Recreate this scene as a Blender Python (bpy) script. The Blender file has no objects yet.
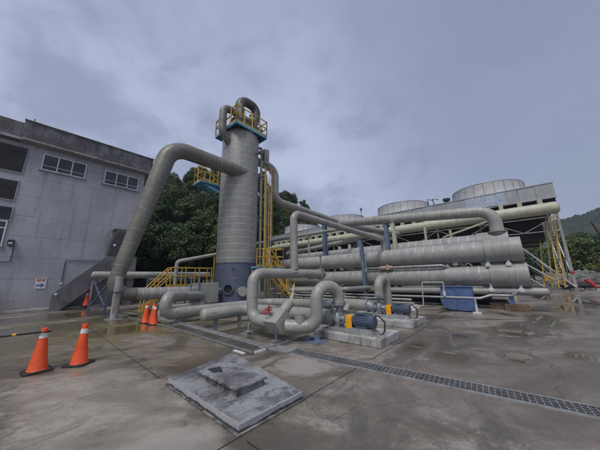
import bpy, math, random
import numpy as np
from mathutils import Vector, Matrix
random.seed(7); RNG = np.random.default_rng(11)
scene = bpy.context.scene
COL = scene.collection
R = math.radians

# ------------------------------------------------------------------ materials
def newmat(name):
    m = bpy.data.materials.new(name); m.use_nodes = True
    nt = m.node_tree; b = nt.nodes['Principled BSDF']
    return m, nt, b
def N(nt, t, **kw):
    n = nt.nodes.new(t)
    for k, v in kw.items():
        if k.startswith('i_'): n.inputs[k[2:].replace('_', ' ')].default_value = v
        else: setattr(n, k, v)
    return n
def L(nt, a, ao, b, bi): nt.links.new(a.outputs[ao], b.inputs[bi])
def mix(nt, fac, a, b, mode='MIX'):
    n = nt.nodes.new('ShaderNodeMix'); n.data_type = 'RGBA'; n.blend_type = mode
    for s, v in ((0, fac), (6, a), (7, b)):
        if hasattr(v, 'is_linked') or isinstance(v, bpy.types.NodeSocket): nt.links.new(v, n.inputs[s])
        elif isinstance(v, (int, float)): n.inputs[s].default_value = v
        else: n.inputs[s].default_value = (*v, 1)
    return n.outputs[2]
def ramp(nt, sock, p0, p1, c0=0., c1=1.):
    n = nt.nodes.new('ShaderNodeMapRange'); n.clamp = True; n.interpolation_type = 'SMOOTHSTEP'
    nt.links.new(sock, n.inputs[0])
    for i, v in enumerate((p0, p1, c0, c1)): n.inputs[i + 1].default_value = v
    return n.outputs[0]
def math_(nt, op, a, b=None):
    n = nt.nodes.new('ShaderNodeMath'); n.operation = op
    for i, v in enumerate((a, b)):
        if v is None: continue
        if isinstance(v, bpy.types.NodeSocket): nt.links.new(v, n.inputs[i])
        else: n.inputs[i].default_value = v
    return n.outputs[0]
def noise(nt, scale, detail=5, rough=.6, stretch=None, coord='pos', dist=0., off=(0, 0, 0)):
    if coord == 'pos':
        g = nt.nodes.new('ShaderNodeNewGeometry'); s = g.outputs['Position']
    else:
        g = nt.nodes.new('ShaderNodeTexCoord'); s = g.outputs['Object']
    mp = nt.nodes.new('ShaderNodeMapping'); mp.inputs['Scale'].default_value = stretch or (1, 1, 1)
    mp.inputs['Location'].default_value = off
    nt.links.new(s, mp.inputs[0])
    n = nt.nodes.new('ShaderNodeTexNoise'); n.inputs['Scale'].default_value = scale
    n.inputs['Detail'].default_value = detail; n.inputs['Roughness'].default_value = rough
    n.inputs['Distortion'].default_value = dist
    nt.links.new(mp.outputs[0], n.inputs['Vector'])
    return n.outputs['Fac']
def bump(nt, b, sock, strength=.2, dist=.02):
    n = nt.nodes.new('ShaderNodeBump'); n.inputs['Strength'].default_value = strength
    n.inputs['Distance'].default_value = dist
    nt.links.new(sock, n.inputs['Height']); nt.links.new(n.outputs[0], b.inputs['Normal'])

def simple(name, col, rough=.5, metal=0., var=.25, scale=3., dirt=None, dirt_amt=.5, bmp=.0, streak=False, fine=22.):
    m, nt, b = newmat(name)
    n1 = noise(nt, scale, 6, .65)
    lo = tuple(c * (1 - var) for c in col); hi = tuple(min(1, c * (1 + var)) for c in col)
    c = mix(nt, ramp(nt, n1, .3, .7), lo, hi)
    if dirt:
        n2 = noise(nt, 1.6, 7, .7, stretch=(1.5, 1.5, .25) if streak else None, off=(3, 1, 5))
        c = mix(nt, ramp(nt, n2, .48, .75, 0, dirt_amt), c, dirt)
    nt.links.new(c, b.inputs['Base Color'])
    b.inputs['Metallic'].default_value = metal
    n3 = noise(nt, fine, 4, .6)
    nt.links.new(ramp(nt, n3, .25, .75, max(.02, rough - .12), min(1, rough + .12)), b.inputs['Roughness'])
    if bmp == .05:
        nb = noise(nt, 2.6, 4, .55, off=(1, 2, 9)); bump(nt, b, math_(nt, 'ADD', nb, math_(nt, 'MULTIPLY', n3, .06)), .35, .05)
    elif bmp: bump(nt, b, n3, bmp, .01)
    return m

M = {}
M['clad'] = simple('grey_cladding', (.29, .288, .262), .45, .03, .14, 1.3, (.13, .125, .10), .55, .05, True)
M['clad_dark'] = simple('olive_cladding', (.158, .153, .130), .45, .05, .16, 1.1, (.09, .085, .065), .5, .05, True)
M['clad_shell'] = simple('column_cladding', (.245, .243, .228), .47, .04, .12, .9, (.12, .12, .11), .45, .05, True)
M['clad_blue'] = simple('bluish_cladding', (.285, .285, .27), .5, .0, .14, 1.1, (.12, .12, .12), .5, .05, True)
M['seam'] = simple('seam_sealant_highlight', (.52, .53, .53), .5, 0, .2, 6)  # sealant on joints, and the painted highlight dashes on the vessels
M['seam_dim'] = simple('seam_strip', (.31, .31, .295), .45, .1, .25, 4)
M['palesteel'] = simple('pale_steel', (.47, .48, .49), .45, .2, .15, 4, (.25, .2, .16), .4)
M['steel'] = simple('galvanised_steel', (.36, .37, .38), .45, .5, .2, 5, (.2, .16, .12), .4)
M['oldsteel'] = simple('weathered_steel', (.26, .265, .27), .5, .4, .3, 6, (.12, .09, .07), .6)
M['white_steel'] = simple('white_painted_steel', (.6, .6, .6), .45, 0, .12, 5, (.3, .25, .2), .4)
M['blue_grey'] = simple('blue_grey_paint', (.12, .165, .235), .45, 0, .18, 4, (.1, .1, .1), .5)
M['blue'] = simple('blue_paint', (.075, .13, .27), .5, 0, .2, 4, (.07, .09, .15), .6)
M['lightblue'] = simple('light_blue_paint', (.10, .30, .46), .5, 0, .2, 4, (.09, .12, .13), .6)
M['skirt'] = simple('dark_blue_grey_skirt', (.088, .105, .155), .5, 0, .15, 2, (.06, .06, .07), .5, 0, True)
M['yellow'] = simple('yellow_paint', (.54, .34, .05), .5, 0, .15, 6, (.25, .12, .04), .5)
M['guard'] = simple('orange_yellow_paint', (.78, .36, .015), .4, 0, .08, 6)
M['motor'] = simple('motor_blue_paint', (.062, .085, .125), .42, .1, .15, 5, (.05, .05, .06), .4)
M['castiron'] = simple('cast_iron', (.27, .285, .31), .5, .4, .3, 9, (.08, .06, .05), .6)
M['dark'] = simple('dark_steel', (.03, .032, .035), .55, .2, .3, 5)
M['black'] = simple('black_rubber', (.018, .018, .018), .6, 0, .2, 8)
M['head'] = simple('silhouette_dark_pipe', (.085, .085, .078), .5, .1, .25, 3)  # colour darkened to paint the loop as a silhouette against the sky
M['cream'] = simple('cream_paint', (.42, .41, .31), .5, 0, .12, 1.2, (.25, .23, .17), .5, 0, True)
M['casing'] = simple('cooling_casing', (.31, .325, .335), .5, .05, .12, .8, (.19, .195, .2), .6, .03, True)
M['stack'] = simple('fan_stack_panel', (.42, .425, .42), .55, 0, .1, .8, (.3, .3, .29), .5)
M['fill_shade'] = simple('dark_fill_and_shade', (.018, .017, .016), .8, 0, .3, 1)  # near-black: tower fill, and shade painted into gaps, pit and openings
M['orange'] = simple('cone_orange', (.78, .085, .015), .45, 0, .10, 7, (.30, .06, .03), .6)
M['reflect'] = simple('white_sleeve', (.66, .66, .65), .45, 0, .1, 9, (.35, .32, .29), .5)
M['red'] = simple('red_paint', (.40, .03, .03), .45, 0, .12, 8)
M['ochre'] = simple('ochre_pipe', (.50, .30, .09), .5, 0, .2, 3, (.34, .2, .14), .7)
M['wood'] = simple('timber', (.14, .095, .06), .75, 0, .3, 6, (.06, .045, .03), .5, .2)
M['frame'] = simple('white_window_frame', (.62, .62, .63), .45, 0, .08, 6)
M['louver'] = simple('dark_louvre', (.055, .05, .055), .6, 0, .25, 3)
M['wetbed'] = simple('wet_channel_bed', (.075, .065, .05), .16, 0, .3, 2)
M['kerb'] = simple('kerb_concrete', (.30, .29, .27), .75, 0, .25, 3, (.14, .12, .1), .6, .2)
M['rock'] = simple('pale_rubble', (.24, .25, .25), .8, 0, .35, 1.5, (.12, .12, .11), .6, .3)
M['bluemark'] = simple('sign_blue', (.05, .1, .35), .5, 0, .1)
M['bark'] = simple('bark', (.075, .06, .045), .9, 0, .3, 8)
M['pinkpipe'] = simple('reddish_pipe', (.42, .3, .25), .55, 0, .2, 4, (.2, .1, .07), .5)

def glassmat():
    m, nt, b = newmat('window_glass')
    b.inputs['Base Color'].default_value = (.02, .022, .026, 1); b.inputs['Roughness'].default_value = .08
    n = noise(nt, .7, 3); nt.links.new(mix(nt, ramp(nt, n, .4, .6), (.014, .016, .02), (.045, .048, .052)), b.inputs['Base Color'])
    b.inputs['Specular IOR Level'].default_value = .5
    return m
M['glass'] = glassmat()

def wallmat():
    m, nt, b = newmat('painted_wall')
    n1 = noise(nt, .5, 6, .6); n2 = noise(nt, 2.6, 7, .75, stretch=(1.2, 1.2, .07)); n3 = noise(nt, 18, 6, .75)
    c = mix(nt, ramp(nt, n1, .38, .62), (.34, .346, .38), (.43, .434, .462))
    c = mix(nt, ramp(nt, n2, .48, .68, 0, .7), c, (.20, .20, .215))
    c = mix(nt, ramp(nt, n3, .4, .65, 0, .5), c, (.25, .255, .285))
    # board-mark / render lift lines, every 0.62 m of height
    g = nt.nodes.new('ShaderNodeNewGeometry'); sp = nt.nodes.new('ShaderNodeSeparateXYZ'); nt.links.new(g.outputs['Position'], sp.inputs[0])
    zz = math_(nt, 'FRACT', math_(nt, 'DIVIDE', sp.outputs['Z'], 1.24))
    ln = ramp(nt, math_(nt, 'ABSOLUTE', math_(nt, 'SUBTRACT', zz, .5)), .0, .018, 1, 0)
    n4 = noise(nt, 1.1, 4, .6, off=(9, 0, 0))
    ln = math_(nt, 'MULTIPLY', ln, ramp(nt, n4, .36, .58, .25, 1))
    c = mix(nt, ln, c, (.15, .15, .155))
    # damp base
    low = ramp(nt, math_(nt, 'ADD', sp.outputs['Z'], math_(nt, 'MULTIPLY', n1, 1.2)), .5, 2.2, .55, 0)
    c = mix(nt, low, c, (.2, .19, .17))
    nt.links.new(c, b.inputs['Base Color']); b.inputs['Roughness'].default_value = .8
    bump(nt, b, n3, .25, .01)
    return m
M['wall'] = wallmat()
def concmat(name, a, bb, stain, sc=1.2):
    m, nt, b = newmat(name)
    n1 = noise(nt, sc, 8, .68); n2 = noise(nt, 2.4, 8, .75, stretch=(1, 1, .3), off=(4, 7, 1)); n3 = noise(nt, 30, 5, .7)
    c = mix(nt, ramp(nt, n1, .40, .60), a, bb)
    c = mix(nt, ramp(nt, n2, .5, .60, 0, .85), c, stain)
    c = mix(nt, ramp(nt, n3, .35, .75, 0, .35), c, tuple(x * .6 for x in a))
    nt.links.new(c, b.inputs['Base Color'])
    nt.links.new(ramp(nt, n2, .45, .65, .8, .45), b.inputs['Roughness'])
    bump(nt, b, n3, .35, .01)
    return m
M['parapet'] = concmat('weathered_parapet', (.085, .085, .09), (.165, .165, .172), (.04, .04, .042))
M['ledge'] = concmat('ledge_concrete', (.27, .275, .28), (.36, .365, .37), (.15, .15, .15))
M['stairc'] = concmat('stair_concrete', (.115, .115, .125), (.165, .165, .175), (.065, .065, .07), 1.4)
M['plinth'] = concmat('plinth_concrete', (.30, .295, .285), (.46, .455, .45), (.17, .155, .135), 3)
M['slab'] = concmat('old_slab_concrete', (.125, .125, .128), (.28, .285, .30), (.08, .078, .078), 2.0)
def sidemat():
    m, nt, b = newmat('plinth_side_plaster')
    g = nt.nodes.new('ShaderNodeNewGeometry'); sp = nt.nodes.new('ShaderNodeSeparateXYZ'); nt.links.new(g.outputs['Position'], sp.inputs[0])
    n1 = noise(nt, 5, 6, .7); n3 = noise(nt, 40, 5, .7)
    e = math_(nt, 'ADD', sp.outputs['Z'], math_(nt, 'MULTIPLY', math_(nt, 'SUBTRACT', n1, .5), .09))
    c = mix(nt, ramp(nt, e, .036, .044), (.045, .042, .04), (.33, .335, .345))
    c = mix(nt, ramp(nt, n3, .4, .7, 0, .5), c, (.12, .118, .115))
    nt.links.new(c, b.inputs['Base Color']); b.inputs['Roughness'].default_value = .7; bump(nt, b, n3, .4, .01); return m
M['plaster'] = sidemat()
M['slabside'] = concmat('slab_side', (.06, .058, .056), (.26, .26, .27), (.03, .035, .035), 4)

def flow(nt, scale, detail, rough, along, off, dist=.5, ang=-48):
    g = nt.nodes.new('ShaderNodeNewGeometry'); mp = nt.nodes.new('ShaderNodeMapping'); mp.vector_type = 'TEXTURE'
    mp.inputs['Rotation'].default_value = (0, 0, R(ang)); mp.inputs['Scale'].default_value = (along, 1, 1); mp.inputs['Location'].default_value = off
    nt.links.new(g.outputs['Position'], mp.inputs[0]); n = nt.nodes.new('ShaderNodeTexNoise'); nt.links.new(mp.outputs[0], n.inputs['Vector'])
    n.inputs['Scale'].default_value = scale; n.inputs['Detail'].default_value = detail; n.inputs['Roughness'].default_value = rough; n.inputs['Distortion'].default_value = dist
    return n.outputs['Fac']
def groundmat():
    m, nt, b = newmat('wet_concrete_yard')
    n1 = noise(nt, .22, 8, .62, dist=.6); n2 = noise(nt, .9, 9, .68, dist=.4, off=(5, 3, 0)); n3 = noise(nt, 7, 8, .72)
    n4 = noise(nt, .55, 6, .6, dist=1.2, off=(21, 8, 0)); n5 = noise(nt, 45, 4, .6)
    n7 = noise(nt, 95, 3, .7); n8 = noise(nt, 22, 6, .75, stretch=(1, 1.6, 1)); n9 = noise(nt, 2.6, 9, .78, dist=1.5, off=(40, 2, 0))
    n6 = noise(nt, .35, 7, .66, dist=1.0, stretch=(1, 1.9, 1), off=(2, 31, 0))
    c = mix(nt, ramp(nt, n2, .32, .68), (.148, .124, .098), (.285, .253, .212))
    c = mix(nt, ramp(nt, n1, .46, .66, 0, .8), c, (.175, .135, .108))           # brown silt
    c = mix(nt, ramp(nt, n4, .48, .68, 0, .6), c, (.35, .318, .275))           # dry pale
    c = mix(nt, ramp(nt, n3, .40, .72, 0, .55), c, (.10, .092, .085))           # speckle
    fl = flow(nt, 1.25, 9, .70, 2.6, (3, 1, 0)); f2 = flow(nt, .45, 8, .66, 2.2, (11, 5, 0), .9)
    c = mix(nt, ramp(nt, fl, .48, .60, 0, .65), c, (.36, .325, .28))            # washed pale streaks
    c = mix(nt, ramp(nt, f2, .49, .58, 0, .85), c, (.128, .099, .072))           # silt left by run-off
    c = mix(nt, ramp(nt, n9, .50, .55, 0, .65), c, (.125, .105, .09))            # sharp-edged stains
    c = mix(nt, ramp(nt, n9, .40, .345, 0, .2), c, (.46, .45, .44))            # lime bloom
    c = mix(nt, ramp(nt, n8, .45, .68, 0, .35), c, (.105, .095, .088))
    c = mix(nt, ramp(nt, n7, .55, .75, 0, .55), c, (.42, .40, .385))
    c = mix(nt, ramp(nt, n7, .45, .28, 0, .6), c, (.07, .062, .057))
    # wet zones: ellipses with noisy edges + noise
    g = nt.nodes.new('ShaderNodeNewGeometry')
    blobs = [(7.4, -.75, .42, .38), (2.6, 10.2, 1.3, .75), (.2, 12.5, 1.6, 1.5), (6.2, 2.0, .8, .28), (5.9, 1.25, .5, .45), (7.3, 1.4, 1.2, .35),
             (9.5, .3, 1.6, .5), (12.2, -.4, 1.7, .5), (17, -1.5, 3, .6), (22, -2.5, 5, .7), (4.8, 7.0, .9, 2.2), (1.3, 17, 3, 1.5), (9.3, 6, .9, 1.3),
             (4.9, 5.6, .7, .7), (25, -1, 3.5, .6), (6.6, .2, .55, .3), (11.2, -2.6, 1.2, .4), (3.0, 13.5, 1, 1.5), (-1.5, 9.3, 1.5, .6), (1.35, 6.1, .5, .22)]
    acc = None
    wob = math_(nt, 'MULTIPLY', math_(nt, 'SUBTRACT', n2, .5), 2.6)
    for x, y, rx, ry in blobs:
        mp = nt.nodes.new('ShaderNodeMapping'); mp.vector_type = 'TEXTURE'
        mp.inputs['Location'].default_value = (x, y, 0); mp.inputs['Scale'].default_value = (rx, ry, 1e6)
        nt.links.new(g.outputs['Position'], mp.inputs[0])
        ln = nt.nodes.new('ShaderNodeVectorMath'); ln.operation = 'LENGTH'; nt.links.new(mp.outputs[0], ln.inputs[0])
        v = math_(nt, 'SUBTRACT', 1.0, ln.outputs['Value'])
        acc = v if acc is None else math_(nt, 'MAXIMUM', acc, v)
    e = math_(nt, 'ADD', acc, wob)
    damp = math_(nt, 'MAXIMUM', ramp(nt, e, -.35, .15), math_(nt, 'MAXIMUM', ramp(nt, n6, .52, .59, 0, .8), ramp(nt, f2, .52, .62, 0, .8)))
    pud = ramp(nt, e, .22, .42)
    c = mix(nt, math_(nt, 'MULTIPLY', damp, .74), c, (.058, .049, .038))
    for (x, y, rx, ry, am, col) in ((6.0, -.6, 3.6, 2.6, .55, (.135, .112, .095)), (4.2, 1.6, 1.6, .9, .45, (.15, .122, .10)), (14, -1.5, 7, 2.2, .5, (.14, .122, .10)), (.9, 4.8, 1.1, 2.6, .45, (.36, .325, .28)), (1.2, 2.6, .5, .7, .5, (.34, .31, .275)), (3.6, 3.2, .6, .5, .5, (.36, .33, .305)), (2.6, 5.6, .9, 1.0, .5, (.15, .118, .088))):
        mp = nt.nodes.new('ShaderNodeMapping'); mp.vector_type = 'TEXTURE'; mp.inputs['Location'].default_value = (x, y, 0); mp.inputs['Scale'].default_value = (rx, ry, 1e6)
        nt.links.new(g.outputs['Position'], mp.inputs[0]); ln = nt.nodes.new('ShaderNodeVectorMath'); ln.operation = 'LENGTH'; nt.links.new(mp.outputs[0], ln.inputs[0])
        v = math_(nt, 'ADD', math_(nt, 'SUBTRACT', 1.0, ln.outputs['Value']), math_(nt, 'MULTIPLY', math_(nt, 'SUBTRACT', n2, .5), 2.2))
        c = mix(nt, ramp(nt, v, .0, .5, 0, am), c, col)
    # yellow-green algae in the left, wetter part of the yard
    al = nt.nodes.new('ShaderNodeMapping'); al.vector_type = 'TEXTURE'; al.inputs['Location'].default_value = (2.5, 12, 0); al.inputs['Scale'].default_value = (5, 7, 1e6)
    nt.links.new(g.outputs['Position'], al.inputs[0])
    ln = nt.nodes.new('ShaderNodeVectorMath'); ln.operation = 'LENGTH'; nt.links.new(al.outputs[0], ln.inputs[0])
    alm = math_(nt, 'MULTIPLY', ramp(nt, ln.outputs['Value'], .4, 1.1, 1, 0), ramp(nt, n4, .36, .54, 0, .85))
    c = mix(nt, alm, c, (.135, .112, .048))
    # cracks
    vo = nt.nodes.new('ShaderNodeTexVoronoi'); vo.feature = 'DISTANCE_TO_EDGE'; vo.inputs['Scale'].default_value = .33
    vm = nt.nodes.new('ShaderNodeVectorMath'); vm.operation = 'ADD'
    nz = nt.nodes.new('ShaderNodeTexNoise'); nz.inputs['Scale'].default_value = .9; nz.inputs['Detail'].default_value = 6; nt.links.new(g.outputs['Position'], nz.inputs['Vector'])
    nt.links.new(g.outputs['Position'], vm.inputs[0]); nt.links.new(nz.outputs['Color'], vm.inputs[1]); nt.links.new(vm.outputs[0], vo.inputs['Vector'])
    ck = math_(nt, 'MULTIPLY', ramp(nt, vo.outputs['Distance'], .0, .006, .75, 0), ramp(nt, n1, .4, .55))
    c = mix(nt, ck, c, (.05, .045, .04))
    nt.links.new(c, b.inputs['Base Color'])
    r0 = ramp(nt, n3, .3, .7, .38, .62)
    r1 = math_(nt, 'ADD', math_(nt, 'MULTIPLY', r0, math_(nt, 'SUBTRACT', 1.0, math_(nt, 'MULTIPLY', damp, .74))), 0.)
    r2 = math_(nt, 'MULTIPLY', r1, math_(nt, 'SUBTRACT', 1.0, math_(nt, 'MULTIPLY', pud, .86)))
    nt.links.new(r2, b.inputs['Roughness'])
    h = math_(nt, 'ADD', math_(nt, 'MULTIPLY', n5, .35), n3)
    bn = nt.nodes.new('ShaderNodeBump'); bn.inputs['Distance'].default_value = .012
    nt.links.new(math_(nt, 'MULTIPLY', math_(nt, 'SUBTRACT', 1.0, math_(nt, 'MAXIMUM', pud, math_(nt, 'MULTIPLY', damp, .6))), .5), bn.inputs['Strength'])
    nt.links.new(h, bn.inputs['Height']); nt.links.new(bn.outputs[0], b.inputs['Normal'])
    return m
M['ground'] = groundmat()

def leafmat(name, dark, light):
    m, nt, b = newmat(name)
    g = nt.nodes.new('ShaderNodeNewGeometry'); oi = nt.nodes.new('ShaderNodeObjectInfo')
    c = mix(nt, g.outputs['Random Per Island'], dark, light)
    n1 = noise(nt, .55, 3)
    c = mix(nt, ramp(nt, n1, .35, .65, 0, .5), c, tuple(x * 1.5 for x in light))
    hs = nt.nodes.new('ShaderNodeHueSaturation'); nt.links.new(c, hs.inputs['Color'])
    nt.links.new(ramp(nt, oi.outputs['Random'], 0, 1, .47, .53), hs.inputs['Hue']); nt.links.new(ramp(nt, oi.outputs['Random'], 0, 1, 1.25, .75), hs.inputs['Value'])
    nt.links.new(hs.outputs[0], b.inputs['Base Color']); b.inputs['Roughness'].default_value = .52
    tr = nt.nodes.new('ShaderNodeBsdfTranslucent'); nt.links.new(hs.outputs[0], tr.inputs[0])
    ms = nt.nodes.new('ShaderNodeMixShader'); ms.inputs[0].default_value = .15
    out = nt.nodes['Material Output']; nt.links.new(b.outputs[0], ms.inputs[1]); nt.links.new(tr.outputs[0], ms.inputs[2]); nt.links.new(ms.outputs[0], out.inputs[0])
    return m
M['leaf'] = leafmat('dark_forest_leaf', (.012, .026, .009), (.060, .105, .030))
M['leaf_l'] = leafmat('light_leaf', (.035, .07, .020), (.095, .15, .042))
M['hillside'] = simple('leaf_litter', (.03, .04, .02), .9, 0, .4, .8)
def farmat():
    m, nt, b = newmat('far_forest')
    n1 = noise(nt, .09, 6, .7); n2 = noise(nt, .35, 4, .7)
    c = mix(nt, ramp(nt, n1, .35, .65), (.010, .020, .013), (.030, .046, .022)); c = mix(nt, ramp(nt, n2, .4, .7, 0, .6), c, (.008, .015, .010))
    nt.links.new(c, b.inputs['Base Color']); b.inputs['Roughness'].default_value = .9
    return m
M['far'] = farmat()
def panelmat():   # faded, unreadable blue lettering panel
    m, nt, b = newmat('faded_panel')
    n1 = noise(nt, 3.4, 5, .8, stretch=(1, 1.2, 1.4), dist=.8); n2 = noise(nt, .9, 3, .5)
    c = mix(nt, ramp(nt, n1, .50, .56, 0, .8), (.40, .46, .52), (.13, .21, .36))
    c = mix(nt, ramp(nt, n2, .4, .7, 0, .6), c, (.36, .39, .42))
    nt.links.new(c, b.inputs['Base Color']); b.inputs['Roughness'].default_value = .5
    return m
M['panel'] = panelmat()

# ------------------------------------------------------------------ mesh helper
def V(*a): return Vector(a)
def frame(d):
    d = d.normalized(); up = V(0, 0, 1) if abs(d.z) < .95 else V(1, 0, 0)
    s = d.cross(up).normalized(); return d, s, s.cross(d).normalized()
def fillet(pts, rad, seg=9):
    pts = [Vector(p) for p in pts]; rads = rad if isinstance(rad, (list, tuple)) else [rad] * len(pts)
    out = [pts[0]]; bends = []
    for i in range(1, len(pts) - 1):
        a, p, c = pts[i - 1], pts[i], pts[i + 1]
        d1, d2 = (a - p).normalized(), (c - p).normalized()
        th = d1.angle(d2)
        if th > math.pi - .02: out.append(p); continue
        r = rads[i]; t = min(r / math.tan(th / 2), (a - p).length * .495 if i > 1 else (a - p).length * .98, (c - p).length * .495 if i < len(pts) - 2 else (c - p).length * .98)
        r = t * math.tan(th / 2); ctr = p + (d1 + d2).normalized() * (r / math.sin(th / 2))
        s, e = p + d1 * t, p + d2 * t; v1, v2 = s - ctr, e - ctr; tot = v1.angle(v2)
        ax = v1.cross(v2).normalized(); i0 = len(out)
        for k in range(seg + 1): out.append(ctr + Matrix.Rotation(tot * k / seg, 3, ax) @ v1)
        bends.append((i0, len(out) - 1))
    out.append(pts[-1]); return out, bends

class MB:
    def __init__(s): s.v = []; s.f = []; s.m = []
    def add(s, vs, fs, mi=0):
        o = len(s.v); s.v += [tuple(v) for v in vs]; s.f += [tuple(i + o for i in f) for f in fs]; s.m += [mi] * len(fs); return s
    BF = [(0, 3, 2, 1), (4, 5, 6, 7), (0, 1, 5, 4), (1, 2, 6, 5), (2, 3, 7, 6), (3, 0, 4, 7)]
    def box(s, x0, x1, y0, y1, z0, z1, mi=0):
        return s.add([(x0, y0, z0), (x1, y0, z0), (x1, y1, z0), (x0, y1, z0), (x0, y0, z1), (x1, y0, z1), (x1, y1, z1), (x0, y1, z1)], s.BF, mi)
    def bar(s, p, q, w, h=None, mi=0):
        p, q = Vector(p), Vector(q); h = h or w; d, a, b = frame(q - p); a = a * w / 2; b = b * h / 2
        return s.add([p - a - b, p + a - b, p + a + b, p - a + b, q - a - b, q + a - b, q + a + b, q - a + b], s.BF, mi)
    def ibeam(s, p, q, w, h, mi=0, t=.016, side=None):
        p, q = Vector(p), Vector(q); d, a, b = frame(q - p)
        if side is not None: a = Vector(side).normalized(); b = d.cross(a).normalized()
        for o in (-1, 1):
            c = b * o * (h / 2)
            A, B = a * w / 2, b * t
            s.add([p + c - A - B, p + c + A - B, p + c + A + B, p + c - A + B, q + c - A - B, q + c + A - B, q + c + A + B, q + c - A + B], s.BF, mi)
        A, B = a * t, b * (h / 2 - t)
        s.add([p - A - B, p + A - B, p + A + B, p - A + B, q - A - B, q + A - B, q + A + B, q - A + B], s.BF, mi); return s
    def cyl(s, p, q, r, r2=None, n=24, mi=0, cap=True):
        p, q = Vector(p), Vector(q); r2 = r if r2 is None else r2; d, a, b = frame(q - p)
        vs = []
        for c, rr in ((p, r), (q, r2)):
            vs += [c + (a * math.cos(2 * math.pi * k / n) + b * math.sin(2 * math.pi * k / n)) * rr for k in range(n)]
        fs = [(k, (k + 1) % n, n + (k + 1) % n, n + k) for k in range(n)]
        if cap: fs += [tuple(range(n - 1, -1, -1)), tuple(range(n, 2 * n))]
        return s.add(vs, fs, mi)
    def tube(s, pts, r, n=28, mi=0, cap=True, dome=False):
        rf = r if callable(r) else (lambda p: r)
        pts = [Vector(p) for p in pts]; rings = []; a = None
        for i, p in enumerate(pts):
            t = (pts[min(i + 1, len(pts) - 1)] - pts[max(i - 1, 0)]).normalized()
            if a is None: _, a, _ = frame(t)
            else: a = (a - t * a.dot(t)).normalized()
            b = t.cross(a); rings.append((p, a.copy(), b, t))
        if dome:
            p, a_, b_, t = rings[0]; pre = []
            pr = [(p - t * r * .6 * math.sin(R(k)), a_ * math.cos(R(k)), b_ * math.cos(R(k)), t) for k in (88, 65, 42, 20)]
            p, a_, b_, t = rings[-1]
            po = [(p + t * r * .6 * math.sin(R(k)), a_ * math.cos(R(k)), b_ * math.cos(R(k)), t) for k in (20, 42, 65, 88)]
            rings = pr + rings + po
        vs = []; m = len(rings)
        for p, a_, b_, t in rings: vs += [p + (a_ * math.cos(2 * math.pi * k / n) + b_ * math.sin(2 * math.pi * k / n)) * rf(p) for k in range(n)]
        fs = [(i * n + k, i * n + (k + 1) % n, (i + 1) * n + (k + 1) % n, (i + 1) * n + k) for i in range(m - 1) for k in range(n)]
        if cap: fs += [tuple(range(n - 1, -1, -1)), tuple(range((m - 1) * n, m * n))]
        return s.add(vs, fs, mi)
    def sleeve(s, p, t, r, w, mi=0, n=28, h=.006):
        p = Vector(p); t = Vector(t).normalized(); return s.cyl(p - t * w / 2, p + t * w / 2, r + h, n=n, mi=mi)
    def lathe(s, o, prof, n=36, mi=0, axis=None):
        o = Vector(o); d, a, b = frame(Vector(axis)) if axis else (V(0, 0, 1), V(1, 0, 0), V(0, 1, 0))
        vs = []
        for r, z in prof: vs += [o + d * z + (a * math.cos(2 * math.pi * k / n) + b * math.sin(2 * math.pi * k / n)) * r for k in range(n)]
        m = len(prof); fs = [(i * n + k, i * n + (k + 1) % n, (i + 1) * n + (k + 1) % n, (i + 1) * n + k) for i in range(m - 1) for k in range(n)]
        return s.add(vs, fs, mi)
    def torus(s, c, axis, RR, r, n=28, k=8, mi=0):
        c = Vector(c); d, a, b = frame(Vector(axis)); vs = []
        for i in range(n):
            e = a * math.cos(2 * math.pi * i / n) + b * math.sin(2 * math.pi * i / n)
            vs += [c + e * (RR + r * math.cos(2 * math.pi * j / k)) + d * r * math.sin(2 * math.pi * j / k) for j in range(k)]
        return s.add(vs, [(i * k + j, ((i + 1) % n) * k + j, ((i + 1) % n) * k + (j + 1) % k, i * k + (j + 1) % k) for i in range(n) for j in range(k)], mi)
    def prism(s, poly, d, mi=0):     # closed polygon (3-D points) swept along vector d
        poly = [Vector(p) for p in poly]; d = Vector(d); n = len(poly)
        vs = poly + [p + d for p in poly]
        return s.add(vs, [tuple(range(n - 1, -1, -1)), tuple(range(n, 2 * n))] + [(k, (k + 1) % n, n + (k + 1) % n, n + k) for k in range(n)], mi)
    def build(s, name, mats, parent=None, bevel=0., local=False, flat=False):
        mats = mats if isinstance(mats, (list, tuple)) else [mats]
        vs = np.array(s.v, dtype=float)
        root = parent
        while root is not None and root.parent is not None: root = root.parent
        if local: o0 = np.zeros(3)
        elif root is not None: o0 = np.array(root.location)
        else:
            lo, hi = vs.min(0), vs.max(0); o0 = np.array([(lo[0] + hi[0]) / 2, (lo[1] + hi[1]) / 2, lo[2]])
        me = bpy.data.meshes.new(name); me.from_pydata([tuple(v) for v in (vs - o0)], [], s.f)
        for m in mats: me.materials.append(m)
        me.polygons.foreach_set('material_index', s.m)
        bpy_fix(me)
        if not flat:
            me.polygons.foreach_set('use_smooth', [True] * len(me.polygons)); me.set_sharp_from_angle(angle=R(38))
        ob = bpy.data.objects.new(name, me); COL.objects.link(ob)
        if parent is not None: ob.parent = parent
        else: ob.location = o0
        if bevel:
            b = ob.modifiers.new('edge', 'BEVEL'); b.width = bevel; b.segments = 2; b.limit_method = 'ANGLE'
        return ob
import bmesh
def bpy_fix(me):
    bm = bmesh.new(); bm.from_mesh(me); bmesh.ops.recalc_face_normals(bm, faces=bm.faces); bm.to_mesh(me); bm.free(); me.update()
def tag(o, label=None, cat=None, group=None, kind=None):
    for k, v in (('label', label), ('category', cat), ('group', group), ('kind', kind)):
        if v: o[k] = v
    return o
def thing(name, loc, label, cat, group=None):
    o = bpy.data.objects.new(name, None); COL.objects.link(o); o.location = loc; o.empty_display_size = .2
    return tag(o, label, cat, group)
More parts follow.
